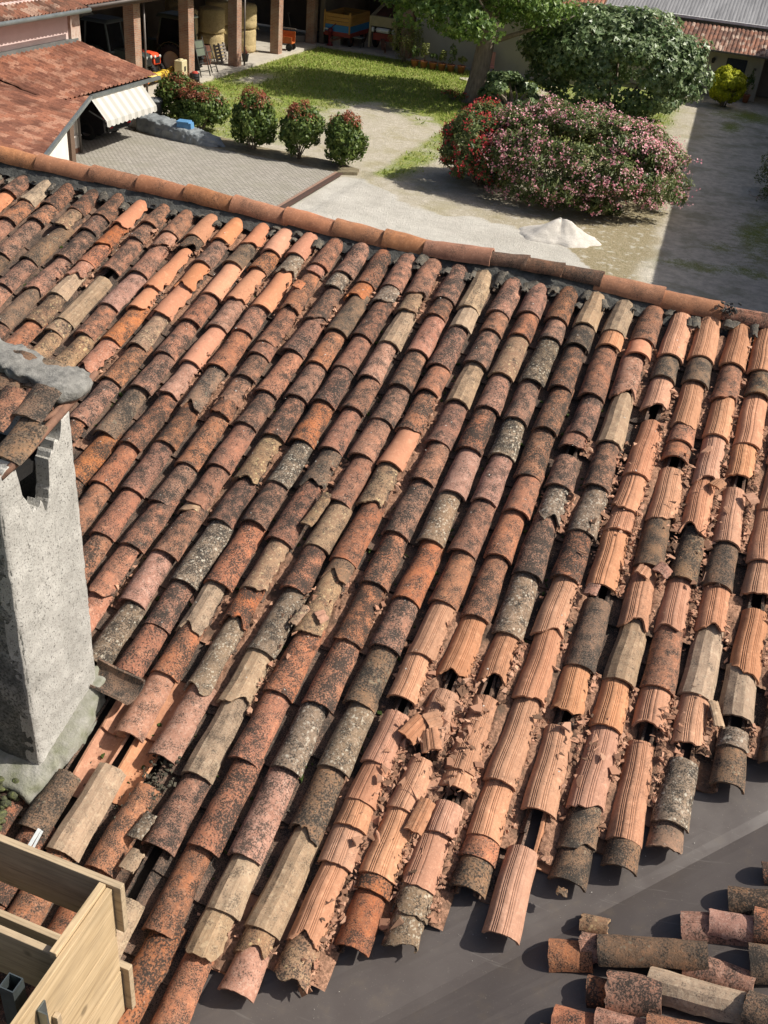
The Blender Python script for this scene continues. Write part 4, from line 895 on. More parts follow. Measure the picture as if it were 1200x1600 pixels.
# ================================================================== BUILDINGS
brick, nt, bs = new_mat('brick', .9, .2); tc = nd(nt, 'TexCoord'); br = nd(nt, 'TexBrick')
cx_ = nd(nt, 'CombineXYZ'); sx = nd(nt, 'SeparateXYZ'); lk(nt, tc.outputs['Object'], sx.inputs[0]); lk(nt, mth(nt, 'ADD', sx.outputs[0], sx.outputs[1]), cx_.inputs[0]); lk(nt, sx.outputs[2], cx_.inputs[1])
br.inputs['Scale'].default_value = 1; br.inputs['Brick Width'].default_value = .26; br.inputs['Row Height'].default_value = .075; br.inputs['Mortar Size'].default_value = .01
br.inputs['Color1'].default_value = (.36, .17, .10, 1); br.inputs['Color2'].default_value = (.25, .125, .085, 1); br.inputs['Mortar'].default_value = (.33, .28, .22, 1); lk(nt, cx_.outputs[0], br.inputs['Vector'])
n1 = noise(nt, tc.outputs['Object'], 2, 5, .6); c = mix(nt, mth(nt, 'MULTIPLY', ramp(nt, n1, .42, .65), .6), br.outputs[0], (.40, .31, .23)); lk(nt, c, bs.inputs['Base Color']); bump(nt, bs, br.outputs['Fac'], -.01)
pinkw = plain('pink_plaster', (.60, .46, .42), (.54, .41, .37), .9, 1.2, 30); white_w = plain('white_plaster', (.68, .64, .58), (.60, .56, .50), .9, 2, 30)
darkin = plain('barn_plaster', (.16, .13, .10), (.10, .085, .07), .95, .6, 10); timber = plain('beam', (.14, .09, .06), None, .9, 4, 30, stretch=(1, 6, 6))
zinc = plain('zinc', (.26, .28, .27), (.18, .20, .19), .45, 3, 40, .002, .5, .6); beigew = plain('beige_plaster', (.44, .39, .32), (.37, .33, .27), .95, .8, 14); copper = plain('gutter_brown', (.14, .12, .105), None, .5, 3, 40, .001, .5, .3)
# left wing: open barn
bn = thing('open_barn', 'long open barn with brick pillars, hay and tractors at upper left', 'barn', (-30, 49, 0))
for y in (41.75, 46.5, 51.55, 56.7, 61.75):
    b = MB(); b.box((-26.47, y, 2.3), (.52, .54, 4.4)); part('pillar', b, brick, bn, True)
b = MB(); b.box((-34, 50, 2.9), (.3, 29, 5.6)); b.box((-30.2, 36.85, 2.7), (7.4, .25, 5.2)); b.box((-30.2, 66, 2.7), (7.4, .25, 5.2)); part('back_wall', b, darkin, bn, True)
V, F = corr((-25.55, 36.9, 4.28), (-25.55, 70, 4.28), (-34.3, 70, 7.0), (-34.3, 36.9, 7.0), rows=22, seed=1); part('roof', np_mesh('roof', V, F, rm_red, True), None, bn, True)
b = MB(); b.hexa([(-25.6, 36.9, 4.05), (-34.2, 36.9, 6.7), (-34.2, 70, 6.7), (-25.6, 70, 4.05), (-25.6, 36.9, 4.2), (-34.2, 36.9, 6.85), (-34.2, 70, 6.85), (-25.6, 70, 4.2)]); b.box((-26.5, 52, 4.08), (.3, 29, .3)); part('roof_beams', b, timber, bn, True)
for y in (42.15, 51.95):
    b = MB(); b.tube([(-26.1, y, 4.0), (-26.1, y, .1)], .05, 8); part('downpipe', b, copper, bn, True)
b = MB(); b.tube([(-25.45, 37, 4.25), (-25.45, 61, 4.25)], .07, 8); part('gutter', b, copper, bn, True)
# pink house
ph = thing('pink_house', 'pink plastered house with clay roof behind the garage roofs', 'house', (-30, 28, 0))
b = MB(); b.box((-30.2, 26.5, 2.3), (8, 20.4, 4.6)); part('wall', b, pinkw, ph, True)
b = MB(); b.box((-26.3, 37.0, 2.2), (.45, .62, 4.4)); part('corner_pillar', b, plain('pillar_render', (.5, .42, .35), (.35, .22, .16), .9, 5, 30), ph, True)
V, F = corr((-25.3, 14, 4.22), (-25.3, 36.9, 4.22), (-34.3, 36.9, 7.0), (-34.3, 14, 7.0), rows=22, amp=.06, seed=2); part('roof', np_mesh('roof', V, F, rm_old, True), None, ph, True)
b = MB(); b.tube([(-25.2, 14, 4.16), (-25.2, 36.8, 4.2)], .085, 10); part('gutter', b, zinc, ph, True)
# garage
gp1 = np.array([-22.5, 32.5, 2.14]); U0 = np.array([-26.15, 32.5, 2.90])
gg = thing('garage', 'low garage with red tiled roof and striped awning over a parked car', 'garage', (-24.3, 34.5, 0))
V, F = corr((-22.5, 30.4, 2.14), (-22.5, 37.2, 2.14), (-26.2, 37.2, 2.92), (-26.2, 30.4, 2.92), rows=10, pitch=.27, amp=.055, seed=3); part('roof', np_mesh('roof', V, F, rm_red, True), None, gg, True)
b = MB(); b.box((-26.12, 33.0, 2.98), (.16, 8.2, .14)); part('flashing', b, zinc, gg, True)
b = MB(); b.bar((-22.43, 32.45, 2.07), (-22.43, 37.2, 2.07), .10, .12); part('gutter', b, zinc, gg, True)
b = MB(); b.box((-24.8, 37.05, 1.05), (2.9, .2, 2.1)); b.box((-26.1, 34.5, 1.3), (.12, 5, 2.6)); part('wall', b, white_w, gg, True)
b = MB(); b.box((-24.3, 34.6, 2.03), (3.4, 4.9, .06)); part('ceiling', b, timber, gg, True)
pb = g_at(114, 238)
b = MB(); b.box((pb[0], pb[1], 1.2), (.36, .36, 2.0)); b.box((pb[0], pb[1], .32), (.46, .46, .56)); b.box((pb[0], pb[1], .62), (.52, .52, .05)); part('pillar', b, white_w, gg, True)
b = MB(); b.box((pb[0], pb[1], .1), (.48, .48, .2)); part('pillar_base', b, plain('terracotta_base', (.36, .19, .12), None, .9, 6, 30), gg, True)
pd = g_at(127, 240); b = MB(); b.tube([(pd[0], pd[1], 2.1), (pd[0], pd[1], .04)], .05, 10); part('downpipe', b, copper, gg, True)
b = MB(); b.bar((-23.2, 36.9, 2.08), (-23.2, 32.3, 2.08), .14, .16); part('lintel', b, timber, gg, True)
# oblique house beside it
E0 = np.array([-22.45, 32.42, 2.12]); dv = np.array([3.2, -7.0, 0]); dv /= np.linalg.norm(dv); up_ = np.array([-.91, -.415, 0]); E1 = E0+dv*9.5
ob = thing('oblique_annex', 'low annex with red tile roof edged by a slanting gutter, nearest left', 'annex', (-23.5, 26, 0))
def rise(p, d, s=.21): return p+up_*d+np.array([0, 0, d*s])
R0 = np.array([-26.2, 32.1, 2.5]); V, F = corr(E0, E1, rise(E1, 7), R0+dv*1.0*0+np.array([-3.0, 0, .55]), rows=12, pitch=.27, amp=.05, seed=4); V = V
part('roof', np_mesh('roof', V[:, [0, 1, 2]], F[:, ::-1], rm_red, True), None, ob, True)
b = MB(); b.bar(E0+np.array([.05, -.02, -.05]), E1+np.array([.05, -.02, -.05]), .10, .11); part('gutter', b, zinc, ob, True)
b = MB(); q0 = E0+up_*.55+dv*2.4; q1 = E1+up_*.55; b.bar((q0[0], q0[1], 1.0), (q1[0], q1[1], 1.0), .2, 2.1); part('wall', b, white_w, ob, True)
b = MB(); q2 = E0+up_*.5+dv*1.55; b.box((q2[0], q2[1], 1.0), (.12, .7, 2.0), .43); part('door_frame', b, timber, ob, True)
# awning
awm, nt, bs = new_mat('awning', .8, .2); tc = nd(nt, 'TexCoord'); sx = nd(nt, 'SeparateXYZ'); lk(nt, tc.outputs['Object'], sx.inputs[0]); s_ = mth(nt, 'FRACT', mth(nt, 'MULTIPLY', sx.outputs[1], 2.2))
c = mix(nt, ramp(nt, s_, .48, .54), (.47, .455, .415), (.36, .35, .31)); lk(nt, c, bs.inputs['Base Color'])
aw = thing('awning', 'cream striped fabric awning with scalloped edge sheltering the car', 'awning', (-22.4, 34.7, 1.9))
yA, yB = 32.45, 35.9; n = 60; V = []; F = []
for j in range(n+1):
    y = yA+(yB-yA)*j/n; sc = .05*abs(math.sin(j/n*math.pi*12)); V += [(-22.47, y, 2.0), (-21.85, y, 1.30), (-21.83, y, 1.30-.17-sc)]
for j in range(n): F += [(j*3, j*3+3, j*3+4, j*3+1), (j*3+1, j*3+4, j*3+5, j*3+2)]
o = part('fabric', np_mesh('fabric', np.array(V), np.array(F), awm, False), None, aw, True); md = o.modifiers.new('s', 'SOLIDIFY'); md.thickness = .012
b = MB(); b.tube([(-22.45, yA, 2.03), (-22.45, yB, 2.03)], .06, 10); b.tube([(-21.87, yA, 1.29), (-21.87, yB, 1.29)], .025, 8); part('roller', b, white_w, aw, True)
for y in (yA+.05, yB-.05): b = MB(); b.bar((-22.6, y, 1.55), (-21.88, y, 1.28), .03, .04); part('arm', b, zinc, aw, True)
# right wing at the back
rw = thing('back_barn', 'shadowed barn across the end of the yard with wagons inside', 'barn', (-18, 65, 0))
for x in (-20.3,): b = MB(); b.box((x, 61.85, 2.3), (.6, .6, 4.4)); part('pillar', b, brick, rw, True)
b = MB(); b.box((-14.4, 61.9, 2.2), (10.8, .3, 4.3)); part('front_wall', b, beigew, rw, True)
b = MB(); b.box((-18, 70, 3), (17, .3, 6)); b.box((-25.9, 66, 3), (.3, 8, 6)); part('back_wall', b, darkin, rw, True)
V, F = corr((-9, 60.7, 4.25), (-25.5, 60.7, 4.25), (-25.5, 70.3, 7.1), (-9, 70.3, 7.1), rows=22, seed=5); part('roof', np_mesh('roof', V, F, rm_red, True), None, rw, True)
b = MB(); b.hexa([(-9, 60.8, 4.05), (-25.5, 60.8, 4.05), (-25.5, 70.2, 6.9), (-9, 70.2, 6.9), (-9, 60.8, 4.2), (-25.5, 60.8, 4.2), (-25.5, 70.2, 7.0), (-9, 70.2, 7.0)]); part('roof_boards', b, timber, rw, True)
# far right house
fr = thing('back_house', 'low house with dark door under brown tiles at upper right', 'house', (-5, 66, 0))
b = MB(); b.box((-6.5, 66.9, 1.3), (13.1, 2.3, 2.6)); part('wall', b, beigew, fr, True)
b = MB(); b.box((2.6, 68.2, 1.4), (5.2, .3, 2.8)); part('return_wall', b, plain('dull_plaster', (.28, .25, .21), None, .95, 1, 12), fr, True)
V, F = corr((8, 64.95, 2.56), (-13, 64.95, 2.56), (-13, 68.1, 3.5), (8, 68.1, 3.5), rows=8, pitch=.24, amp=.06, seed=6); part('roof', np_mesh('roof', V, F, rm_brn, True), None, fr, True)
b = MB(); b.bar((-13, 64.95, 2.47), (8, 64.95, 2.47), .1, .1); part('gutter', b, copper, fr, True)
def wallbox(x0, x1, z0, z1, d, m, nm, par, y=65.75): b = MB(); b.box(((x0+x1)/2, y-d/2, (z0+z1)/2), (x1-x0, d, z1-z0)); return part(nm, b, m, par, True)
doorm = plain('blue_door', (.028, .035, .06), (.02, .025, .042), .5, 4, 30, .001)
dr = wallbox(-2.0, -.86, .02, 2.12, .03, doorm, 'door', fr)
for k in range(2):
    for z0, z1 in ((.1, 1.0), (1.1, 1.55), (1.62, 2.05)):
        b = MB(); b.box((-1.72+.56*k, 65.705, (z0+z1)/2), (.44, .012, z1-z0-.04)); o = link('panel', b.mesh('panel', doorm), dr)
wn = wallbox(-4.6, -3.35, 1.35, 2.4, .03, plain('dark_glass', (.012, .013, .015), None, .15, 3, 0, 0), 'window', fr)
b = MB(); b.box((-2.75, 65.62, 1.9), (.10, .16, .26)); b.lathe([(.0, .16), (.11, .10), (.08, -.12), (.0, -.16)], (-2.75, 65.55, 1.9), 6, smooth=False); part('wall_lamp', b, plain('iron', (.02, .02, .02), None, .5, 5, 30), fr, True)
b = MB(); b.box((-.35, 65.7, 1.72), (.16, .08, .12)); part('junction_box', b, copper, fr, True)
gb = thing('grey_roof_barn', 'huge grey streaked barn roof rising behind the low tiled house', 'barn', (-2, 74, 0))
gy_m, nt, bs = new_mat('fibre_cement', .9, .15); v = objvec(nt, False, (1.1, .16, .16)); n1 = noise(nt, v, 1, 6, .7); v2 = objvec(nt, False, (7, .5, .5)); n2 = noise(nt, v2, 1, 5, .7)
c = mix(nt, ramp(nt, n1, .35, .68), (.26, .26, .265), (.17, .17, .175)); c = mix(nt, mth(nt, 'MULTIPLY', ramp(nt, n2, .48, .7), .6), c, (.08, .08, .085)); lk(nt, c, bs.inputs['Base Color'])
V, F = corr((9, 68.35, 3.72), (-15, 68.35, 3.72), (-15, 83, 8.3), (9, 83, 8.3), rows=6, pitch=.2, amp=.02, seed=7); part('roof', np_mesh('roof', V, F, gy_m, True), None, gb, True)
b = MB(); b.bar((-15, 68.25, 3.68), (9, 68.25, 3.68), .16, .14); part('fascia', b, plain('white_metal', (.75, .75, .74), None, .5, 3, 30, .001), gb, True)
b = MB(); b.box((-3, 76, 1.75), (23, 14, 3.5)); part('wall', b, beigew, gb, True)
# tall neighbour whose shadow lies on the drive (out of the frame on the right)
nb_ = thing('side_house', 'tall plastered house along the right of the drive, shading it', 'house', (9, 38, 0))
b = MB(); b.prism([(5.7, 16.5), (13, 16.5), (13, 66.5), (3.5, 66.5)], 0, 6.2); part('wall', b, beigew, nb_, True)
V, F = corr((5.05, 16, 6.35), (2.85, 67, 6.35), (9.2, 67, 7.8), (9.2, 16, 7.8), rows=12, seed=8); V2, F2 = corr((13.6, 67, 6.35), (13.6, 16, 6.35), (9.2, 16, 7.8), (9.2, 67, 7.8), rows=12, seed=9)
part('roof', np_mesh('roof', V, F, rm_red, True), None, nb_, True); part('roof', np_mesh('roof', V2, F2, rm_red, True), None, nb_, True)
for y in (20, 27, 34, 41, 48, 55):
    b = MB(); b.box((5.7-(y-16.5)*.044-.01, y, 4.2), (.04, 1.0, 1.5)); w_ = part('window', b, MATS['dark_glass'], nb_, True)
# ================================================================== YARD OBJECTS
rub = plain('rubber', (.018, .018, .018), (.03, .028, .026), .85, 20, 60)
def wheel(parent, c, r, wd, rimm, axis='Y'):
    b = MB(); b.lathe([(r*.6, -wd/2), (r*.92, -wd/2), (r, -wd*.32), (r, wd*.32), (r*.92, wd/2), (r*.6, wd/2)], (0, 0, 0), 28, axis)
    for k in range(22):
        a = 6.283*k/22; q = (r*math.cos(a), r*math.sin(a))
        if axis == 'Y': b.box((q[0], 0, q[1]), (.06*r/.6, wd*.9, .05*r/.6), ry=-a+.4)
    o = link('wheel', b.mesh('wheel', rub), parent); o.location = c
    b = MB(); b.lathe([(.0, -wd*.2), (r*.2, -wd*.32), (r*.55, -wd*.2), (r*.62, -wd*.45), (r*.62, wd*.45), (r*.55, wd*.2), (r*.2, wd*.32), (.0, wd*.2)], (0, 0, 0), 24, axis)
    link('rim', b.mesh('rim', rimm), o); return o
glassm = MATS['dark_glass']
def paint(name, c, rough=.4, metal=0): return plain(name, c, tuple(x*.8 for x in c), rough, 2, 30, 0, .5, metal)
def tractor(label, loc, rz, body, cab, cabroof, k=1.0, rimc=None, grp=None):
    "front towards +x"
    t = thing('tractor', label, 'tractor', loc, rz, grp); bm_ = paint('paint_'+label[:12], body); rimm = rimc or paint('rim_cream', (.5, .45, .3))
    for s in (-1, 1): wheel(t, (-.75*k, s*.72*k, .68*k), .68*k, .36*k, rimm); wheel(t, (1.25*k, s*.62*k, .40*k), .40*k, .24*k, rimm)
    b = MB(); b.prism([(.0, .72), (1.62, .72), (1.70, .80), (1.68, 1.16), (1.5, 1.28), (.0, 1.34)], -.29*k, .29*k, 'XZ')
    b.v = [(x*k if abs(y) else x*k, y, z*k) for x, y, z in b.v]; o = part('hood', b, bm_, t); md = o.modifiers.new('b', 'BEVEL'); md.width = .05; md.segments = 3
    b = MB(); b.box((.45*k, 0, .58*k), (2.2*k, .36*k, .3*k)); b.box((-.75*k, 0, .68*k), (.5*k, 1.2*k, .3*k)); b.box((1.25*k, 0, .42*k), (.14*k, 1.1*k, .12*k)); part('chassis', b, plain('iron', (.02, .02, .02)), t)
    b = MB(); b.box((1.69*k, 0, .98*k), (.03, .4*k, .3*k)); part('grille', b, MATS['iron'], t)
    for s in (-1, 1):
        b = MB(); b.lathe([(0, .03), (.07*k, .02), (.08*k, 0)], (1.70*k, s*.2*k, 1.14*k), 12, 'X'); part('headlight', b, plain('lamp_glass', (.6, .6, .55), None, .2, 3, 0, 0), t)
        b = MB(); n = 9
        for i in range(n):
            a0, a1 = [math.radians(20+i_*140/n) for i_ in (i, i+1)]; R = .78*k
            b.bar((-.75*k+R*math.cos(a0), s*.72*k, .68*k+R*math.sin(a0)), (-.75*k+R*math.cos(a1), s*.72*k, .68*k+R*math.sin(a1)), .42*k, .03)
        part('mudguard', b, bm_, t)
    b = MB(); b.tube([(.9*k, .12*k, 1.2*k), (.9*k, .12*k, 2.0*k)], .035*k, 8); part('exhaust', b, MATS['iron'], t)
    if cab:
        b = MB(); P = [(-1.2, -.62, 1.2), (.1, -.62, 1.2), (.1, .62, 1.2), (-1.2, .62, 1.2), (-1.1, -.58, 2.35), (-.1, -.58, 2.35), (-.1, .58, 2.35), (-1.1, .58, 2.35)]
        P = [tuple(x*k for x in p) for p in P]
        b.hexa([tuple(np.array(p)*np.array([.97, .95, 1])) for p in P]); part('cab_glass', b, glassm, t)
        b = MB()
        for i in range(4): b.bar(P[i], P[i+4], .07*k, .07*k)
        for i in range(4): b.bar(P[i], P[(i+1) % 4], .08*k, .08*k)
        part('cab_frame', b, cabroof, t)
        b = MB(); b.box((-.6*k, 0, 2.44*k), (1.45*k, 1.42*k, .16*k), taper=.86); o = part('cab_roof', b, cabroof, t); md = o.modifiers.new('b', 'BEVEL'); md.width = .05; md.segments = 3
    else:
        b = MB(); b.box((-.55*k, 0, 1.1*k), (.42*k, .46*k, .1*k)); b.box((-.78*k, 0, 1.3*k), (.08*k, .44*k, .36*k)); part('seat', b, MATS['iron'], t)
        b = MB(); b.tube([(.02*k, 0, 1.3*k), (-.2*k, 0, 1.5*k)], .02*k, 6); b.lathe([(.17*k, -.015), (.19*k, 0), (.17*k, .015), (.15*k, 0), (.17*k, -.015)], (-.2*k, 0, 1.5*k), 18); part('steering_wheel', b, MATS['iron'], t)
        b = MB()
        for s in (-1, 1): b.tube([(-1.0*k, s*.4*k, .9*k), (-1.0*k, s*.4*k, 2.1*k)], .03*k, 6)
        b.tube([(-1.0*k, -.4*k, 2.1*k), (-1.0*k, .4*k, 2.1*k)], .03*k, 6); part('roll_bar', b, MATS['iron'], t)
    return t
def gz(px, z): return g_at(px[0], px[1], z)
p = gz((184, 84), 1.05); tractor('cream roofed cab tractor nearest the pink house in the open barn', (p[0]-1.7, p[1], .11), .05, (.55, .55, .5), True, paint('cab_cream', (.45, .45, .42)), 1.0)
p = gz((187, 36), 2.6); tractor('dark cab tractor behind the first barn pillar', (p[0]-.3, p[1], .11), .0, (.04, .05, .045), True, paint('cab_dark', (.07, .085, .09)), 1.05)
p = gz((249, 96), .95); tractor('small red open tractor with its nose at the barn edge', (p[0]-1.6, p[1], .11), -.10, (.75, .085, .03), False, None, .95)
p = gz((270, 98), .75); tractor('dark green cab tractor with muddy big wheel beside the second pillar', (p[0]-.8, p[1]+.78, .11), math.pi, (.05, .07, .035), True, paint('cab_olive', (.06, .07, .045)), 1.1)
# hay bales: stacked two high
hay, nt, bs = new_mat('hay', .95, .1); v = objvec(nt, True, (8, 8, 40)); n1 = noise(nt, v, 1, 5, .7); n2 = noise(nt, objvec(nt), 12, 6, .7)
c = mix(nt, ramp(nt, n1, .35, .68), (.56, .44, .24), (.38, .29, .14)); c = mix(nt, mth(nt, 'MULTIPLY', ramp(nt, n2, .55, .72), .6), c, (.18, .13, .06)); lk(nt, c, bs.inputs['Base Color']); bump(nt, bs, mth(nt, 'ADD', n1, n2), .03)
bale = MB(); r = .70; V = []; F = []; n = 36
prof = [(.01, 0), (.5, 0), (.66, .03), (.70, .12), (.705, .35), (.69, .4), (.705, .46), (.70, .75), (.69, .8), (.705, .9), (.70, 1.12), (.66, 1.2), (.5, 1.235), (.25, 1.25), (.01, 1.245)]
for q, z in prof:
    for i in range(n): a = 6.283*i/n; rr_ = q*(1+.015*math.sin(a*5+z*9)+.01*math.sin(a*11)); V.append((rr_*math.cos(a), rr_*math.sin(a), z))
for k in range(len(prof)-1):
    for i in range(n): j = (i+1) % n; F.append((k*n+i, k*n+j, k*n+n+j, k*n+n+i))
bale_me = np_mesh('hay_bale', np.array(V), np.array(F), hay, True)
f0 = g_at(399, 86)
BL = [(f0[0]-.75, f0[1]+.1, 0, 'upper', 'front'), ]
spots = [((f0[0]-.75, f0[1]), 'in the barn mouth right of the third pillar'), ((f0[0]-2.3, f0[1]-.2), 'behind the front stack right of the third pillar'), ((f0[0]-1.2, f0[1]-3.0), 'seen between the second and third pillars, right one'), ((f0[0]-1.9, f0[1]-4.7), 'seen between the second and third pillars, left one'), ((f0[0]-3.6, f0[1]-2.4), 'deep in the barn behind the pallet')]
for (xy, where) in spots:
    for lv in (0, 1):
        o = link('hay_bale', bale_me); o.location = (xy[0]+.05*lv, xy[1]-.04*lv, .11+lv*1.245); o.rotation_euler = (0, 0, lv*1.3+xy[1])
        tag(o, f"{'upper' if lv else 'lower'} round hay bale of the stack {where}", 'hay bale', 'round hay bales in the barn')
b = MB()
for _ in range(900):
    s = spots[rs.randint(3)][0]; a = rs.rand()*6.28; R = rs.uniform(.45, .85); c = np.array([s[0]+R*math.cos(a), s[1]+R*math.sin(a), rs.choice([.13, 1.36, 1.38])+rs.rand()*.06]); d = rs.normal(size=3)*.09; d[2] *= .5
    b.bar(c, c+d, .012, .006)
o = link('loose_straw', b.mesh('loose_straw', plain('straw', (.58, .45, .2), (.42, .31, .13), .9, 20, 0, 0))); tag(o, 'loose straw spilling around the hay bales', 'straw', kind='stuff')
# pallet against the third pillar
pp = g_at(345, 103); pal = thing('pallet', 'grey wooden pallet leaning against the third barn pillar', 'pallet', (pp[0]+.05, pp[1]+.2, .11), 0)
pw = plain('grey_wood', (.22, .19, .16), (.14, .12, .10), .9, 8, 50, .002, stretch=(6, 1, 6)); lean = .25
for k in range(6): b = MB(); b.box((-k*.16*math.sin(lean)-.02, 0, .08+k*.155), (.022, 1.15, .10), ry=-lean); part('slat', b, pw, pal)
for y in (-.5, 0, .5): b = MB(); b.bar((-.06, y, .02), (-.06-.98*math.sin(lean), y, .95), .09, .09, (1, 0, 0)); part('bearer', b, pw, pal)
# rack / ladder, barrel, box, buckets etc.
def at_(px, z=.11): return g_at(px[0], px[1], z)
p = at_((318, 119)); t = thing('metal_rack', 'dark metal rack frame leaning beside the second barn pillar', 'rack', p, -.2); dk = plain('dark_metal', (.035, .045, .04), (.06, .04, .03), .6, 6, 40, .001, .4, .3)
for y in (-.35, .35): b = MB(); b.tube([(.15, y, 0), (-.35, y*.9, 1.75)], .03, 7); part('rail', b, dk, t)
for k in range(5): b = MB(); z = .25+k*.34; b.tube([(.15-.5*z/1.75, -.34, z), (.15-.5*z/1.75, .34, z)], .022, 6); part('rung', b, dk, t)
b = MB(); b.box((-.22, 0, 1.25), (.03, .6, .7), ry=-.28); part('backing_sheet', b, paint('mesh_green', (.10, .12, .08), .7), t)
p = at_((331, 112)); t = thing('metal_rack', 'second dark rack frame leaning right of the first one', 'rack', p, -.1)
for y in (-.25, .25): b = MB(); b.tube([(.2, y, 0), (-.25, y*.9, 1.2)], .03, 7); part('rail', b, dk, t)
for k in range(3): b = MB(); z = .25+k*.34; b.tube([(.2-.45*z/1.2, -.24, z), (.2-.45*z/1.2, .24, z)], .022, 6); part('rung', b, dk, t)
def drum(label, cat, p, r, h, m, nm, rim=True):
    t = thing(nm, label, cat, p); b = MB(); pr = [(.0, 0), (r*.97, 0), (r, .02), (r, h*.33), (r*1.03, h*.35), (r, h*.37), (r, h*.64), (r*1.03, h*.66), (r, h*.68), (r, h-.02), (r*.98, h), (r*.9, h), (r*.88, h-.04), (0, h-.05)]
    b.lathe(pr, n=20); part('body', b, m, t); return t
rust = plain('rust', (.16, .065, .04), (.09, .045, .03), .85, 6, 40, .003)
p = at_((327, 103)); drum('rusty brown drum standing behind the racks', 'drum', (p[0]-.4, p[1]+.3, .11), .30, .95, rust, 'rusty_drum')
p = at_((305, 127)); drum('black bucket with red rag at the second pillar foot', 'bucket', p, .22, .38, MATS['iron'], 'bucket')
b = MB(); b.lathe([(.01, .46), (.12, .44), (.17, .36), (.15, .32), (.01, .34)], (p[0], p[1], .12), 9, smooth=True); o = link('red_rag', b.mesh('red_rag', paint('rag_red', (.4, .05, .03), .9))); tag(o, 'crumpled red rag lying on the black bucket', 'rag')
p = at_((283, 128)); t = thing('beige_box', 'tall beige plastic box in front of the second pillar', 'box', p, .1); b = MB(); b.box((0, 0, .5), (.42, .6, 1.0)); o = part('body', b, paint('beige', (.55, .47, .28), .6), t); md = o.modifiers.new('b', 'BEVEL'); md.width = .04; md.segments = 3
b = MB(); b.box((.215, .02, .62), (.012, .18, .22)); part('dial', b, MATS['iron'], t); b = MB(); b.box((0, 0, 1.02), (.12, .3, .05)); part('handle', b, MATS['beige'], t)
p = at_((250, 128), .2); t = thing('yellow_roller', 'yellow tube-framed farm roller lying at the barn edge', 'implement', p, math.pi/2+.05); yel = paint('yellow', (.62, .42, .04), .5)
b = MB(); b.tube([(-1.3, 0, .3), (1.3, 0, .3)], .17, 12); part('drum', b, yel, t)
for x in (-1.3, -.5, .4, 1.3): b = MB(); b.lathe([(.19, -.03), (.22, 0), (.19, .03)], (x, 0, .3), 14, 'X'); part('ring', b, yel, t)
b = MB(); b.box((-1.45, 0, .3), (.2, .3, .3)); part('end_cap', b, paint('cap_red', (.5, .05, .02)), t)
p = at_((383, 96)); t = thing('plant_pot', 'black pot with wilted red plant beside the pallet', 'plant pot', p); b = MB(); b.lathe([(0, 0), (.14, 0), (.2, .36), (.21, .38), (.18, .38), (.17, .33), (0, .33)], n=16); part('pot', b, MATS['iron'], t)
b = MB()
for _ in range(40): d = rs.normal(size=3)*.12; d[2] = abs(d[2])+.1; b.bar((0, 0, .34), tuple(np.array([0, 0, .34])+d), .03, .01)
part('plant', b, paint('wilted', (.25, .08, .05), .9), t)
p = at_((448, 78)); t = thing('orange_cart', 'orange and wooden hand cart beside the fourth pillar', 'cart', p, .1)
b = MB(); b.box((0, 0, .42), (.8, .6, .06)); b.box((0, .3, .72), (.8, .04, .55)); b.box((0, -.3, .6), (.8, .04, .3)); part('tray', b, paint('cart_orange', (.5, .13, .03), .6), t)
b = MB(); b.bar((-.4, .32, .1), (-.4, .32, 1.15), .05, .05); b.bar((.4, .32, .1), (.4, .32, 1.15), .05, .05); b.bar((-.42, .32, 1.12), (.42, .32, 1.12), .05, .06); part('frame', b, pw, t)
for y in (-.33, .33): wheel(t, (.25, y, .2), .2, .06, MATS['iron'])
p = at_((460, 66)); t = thing('grey_beam', 'thick grey timber beam lying on the barn floor', 'beam', p, 1.1); b = MB(); b.box((0, 0, .2), (2.2, .34, .34)); b.box((1.12, 0, .2), (.04, .36, .36)); part('timber', b, pw, t)
t = thing('shovel', 'shovel leaning on the grey timber beam', 'shovel', (p[0]-.3, p[1]+.3, .11), .3); b = MB(); b.tube([(0, 0, .1), (-.3, .2, 1.5)], .018, 6); b.tube([(-.38, .1, 1.5), (-.22, .3, 1.5)], .015, 6); part('handle', b, pw, t); b = MB(); b.box((.03, 0, .12), (.03, .25, .3)); part('blade', b, zinc, t)
p = at_((500, 66)); 
for k in range(3):
    b = MB(); b.lathe([(.16, 0), (.30, 0), (.33, .06), (.33, .14), (.30, .2), (.16, .2), (.16, 0)], (p[0]+.02*k, p[1], .11+.2*k), 20); o = link('old_tyre', b.mesh('old_tyre', rub)); tag(o, ('bottom', 'middle', 'top')[k]+' black tyre of the stack beside the corner pillar', 'tyre', 'tyres stacked by the corner pillar')
# wagons in the back barn
def wagon(label, px, wd, ln, z0, bands, rz=0):
    p = g_at(px[0], px[1]); t = thing('farm_wagon', label, 'wagon', (p[0], p[1]+.3, .11), rz)
    for z, h, m, nm in bands:
        b = MB(); b.box((0, ln/2, z+h/2), (wd, ln, h)); 
        if nm == 'side_boards':
            b = MB()
            for k in range(3): b.box((0, .02, z+h*(k+.5)/3), (wd, .04, h/3-.015)); b.box((0, ln, z+h*(k+.5)/3), (wd, .04, h/3-.015)); b.box((-wd/2, ln/2, z+h*(k+.5)/3), (.04, ln, h/3-.015)); b.box((wd/2, ln/2, z+h*(k+.5)/3), (.04, ln, h/3-.015))
        part(nm, b, m, t)
    for x in (-wd/2+.05, wd/2-.05): b = MB(); b.box((x, -.02, z0+.75), (.09, .06, 1.2)); part('post', b, MATS['yellow_wood'], t)
    for x in (-wd/2+.15, wd/2-.15):
        for y in (.5, ln-.5): wheel(t, (x, y, .38), .38, .18, rust, 'X')
    b = MB(); b.bar((-.3, 0, .5), (0, -1.0, .4), .08, .08); b.bar((.3, 0, .5), (0, -1.0, .4), .08, .08); part('drawbar', b, rust, t); return t
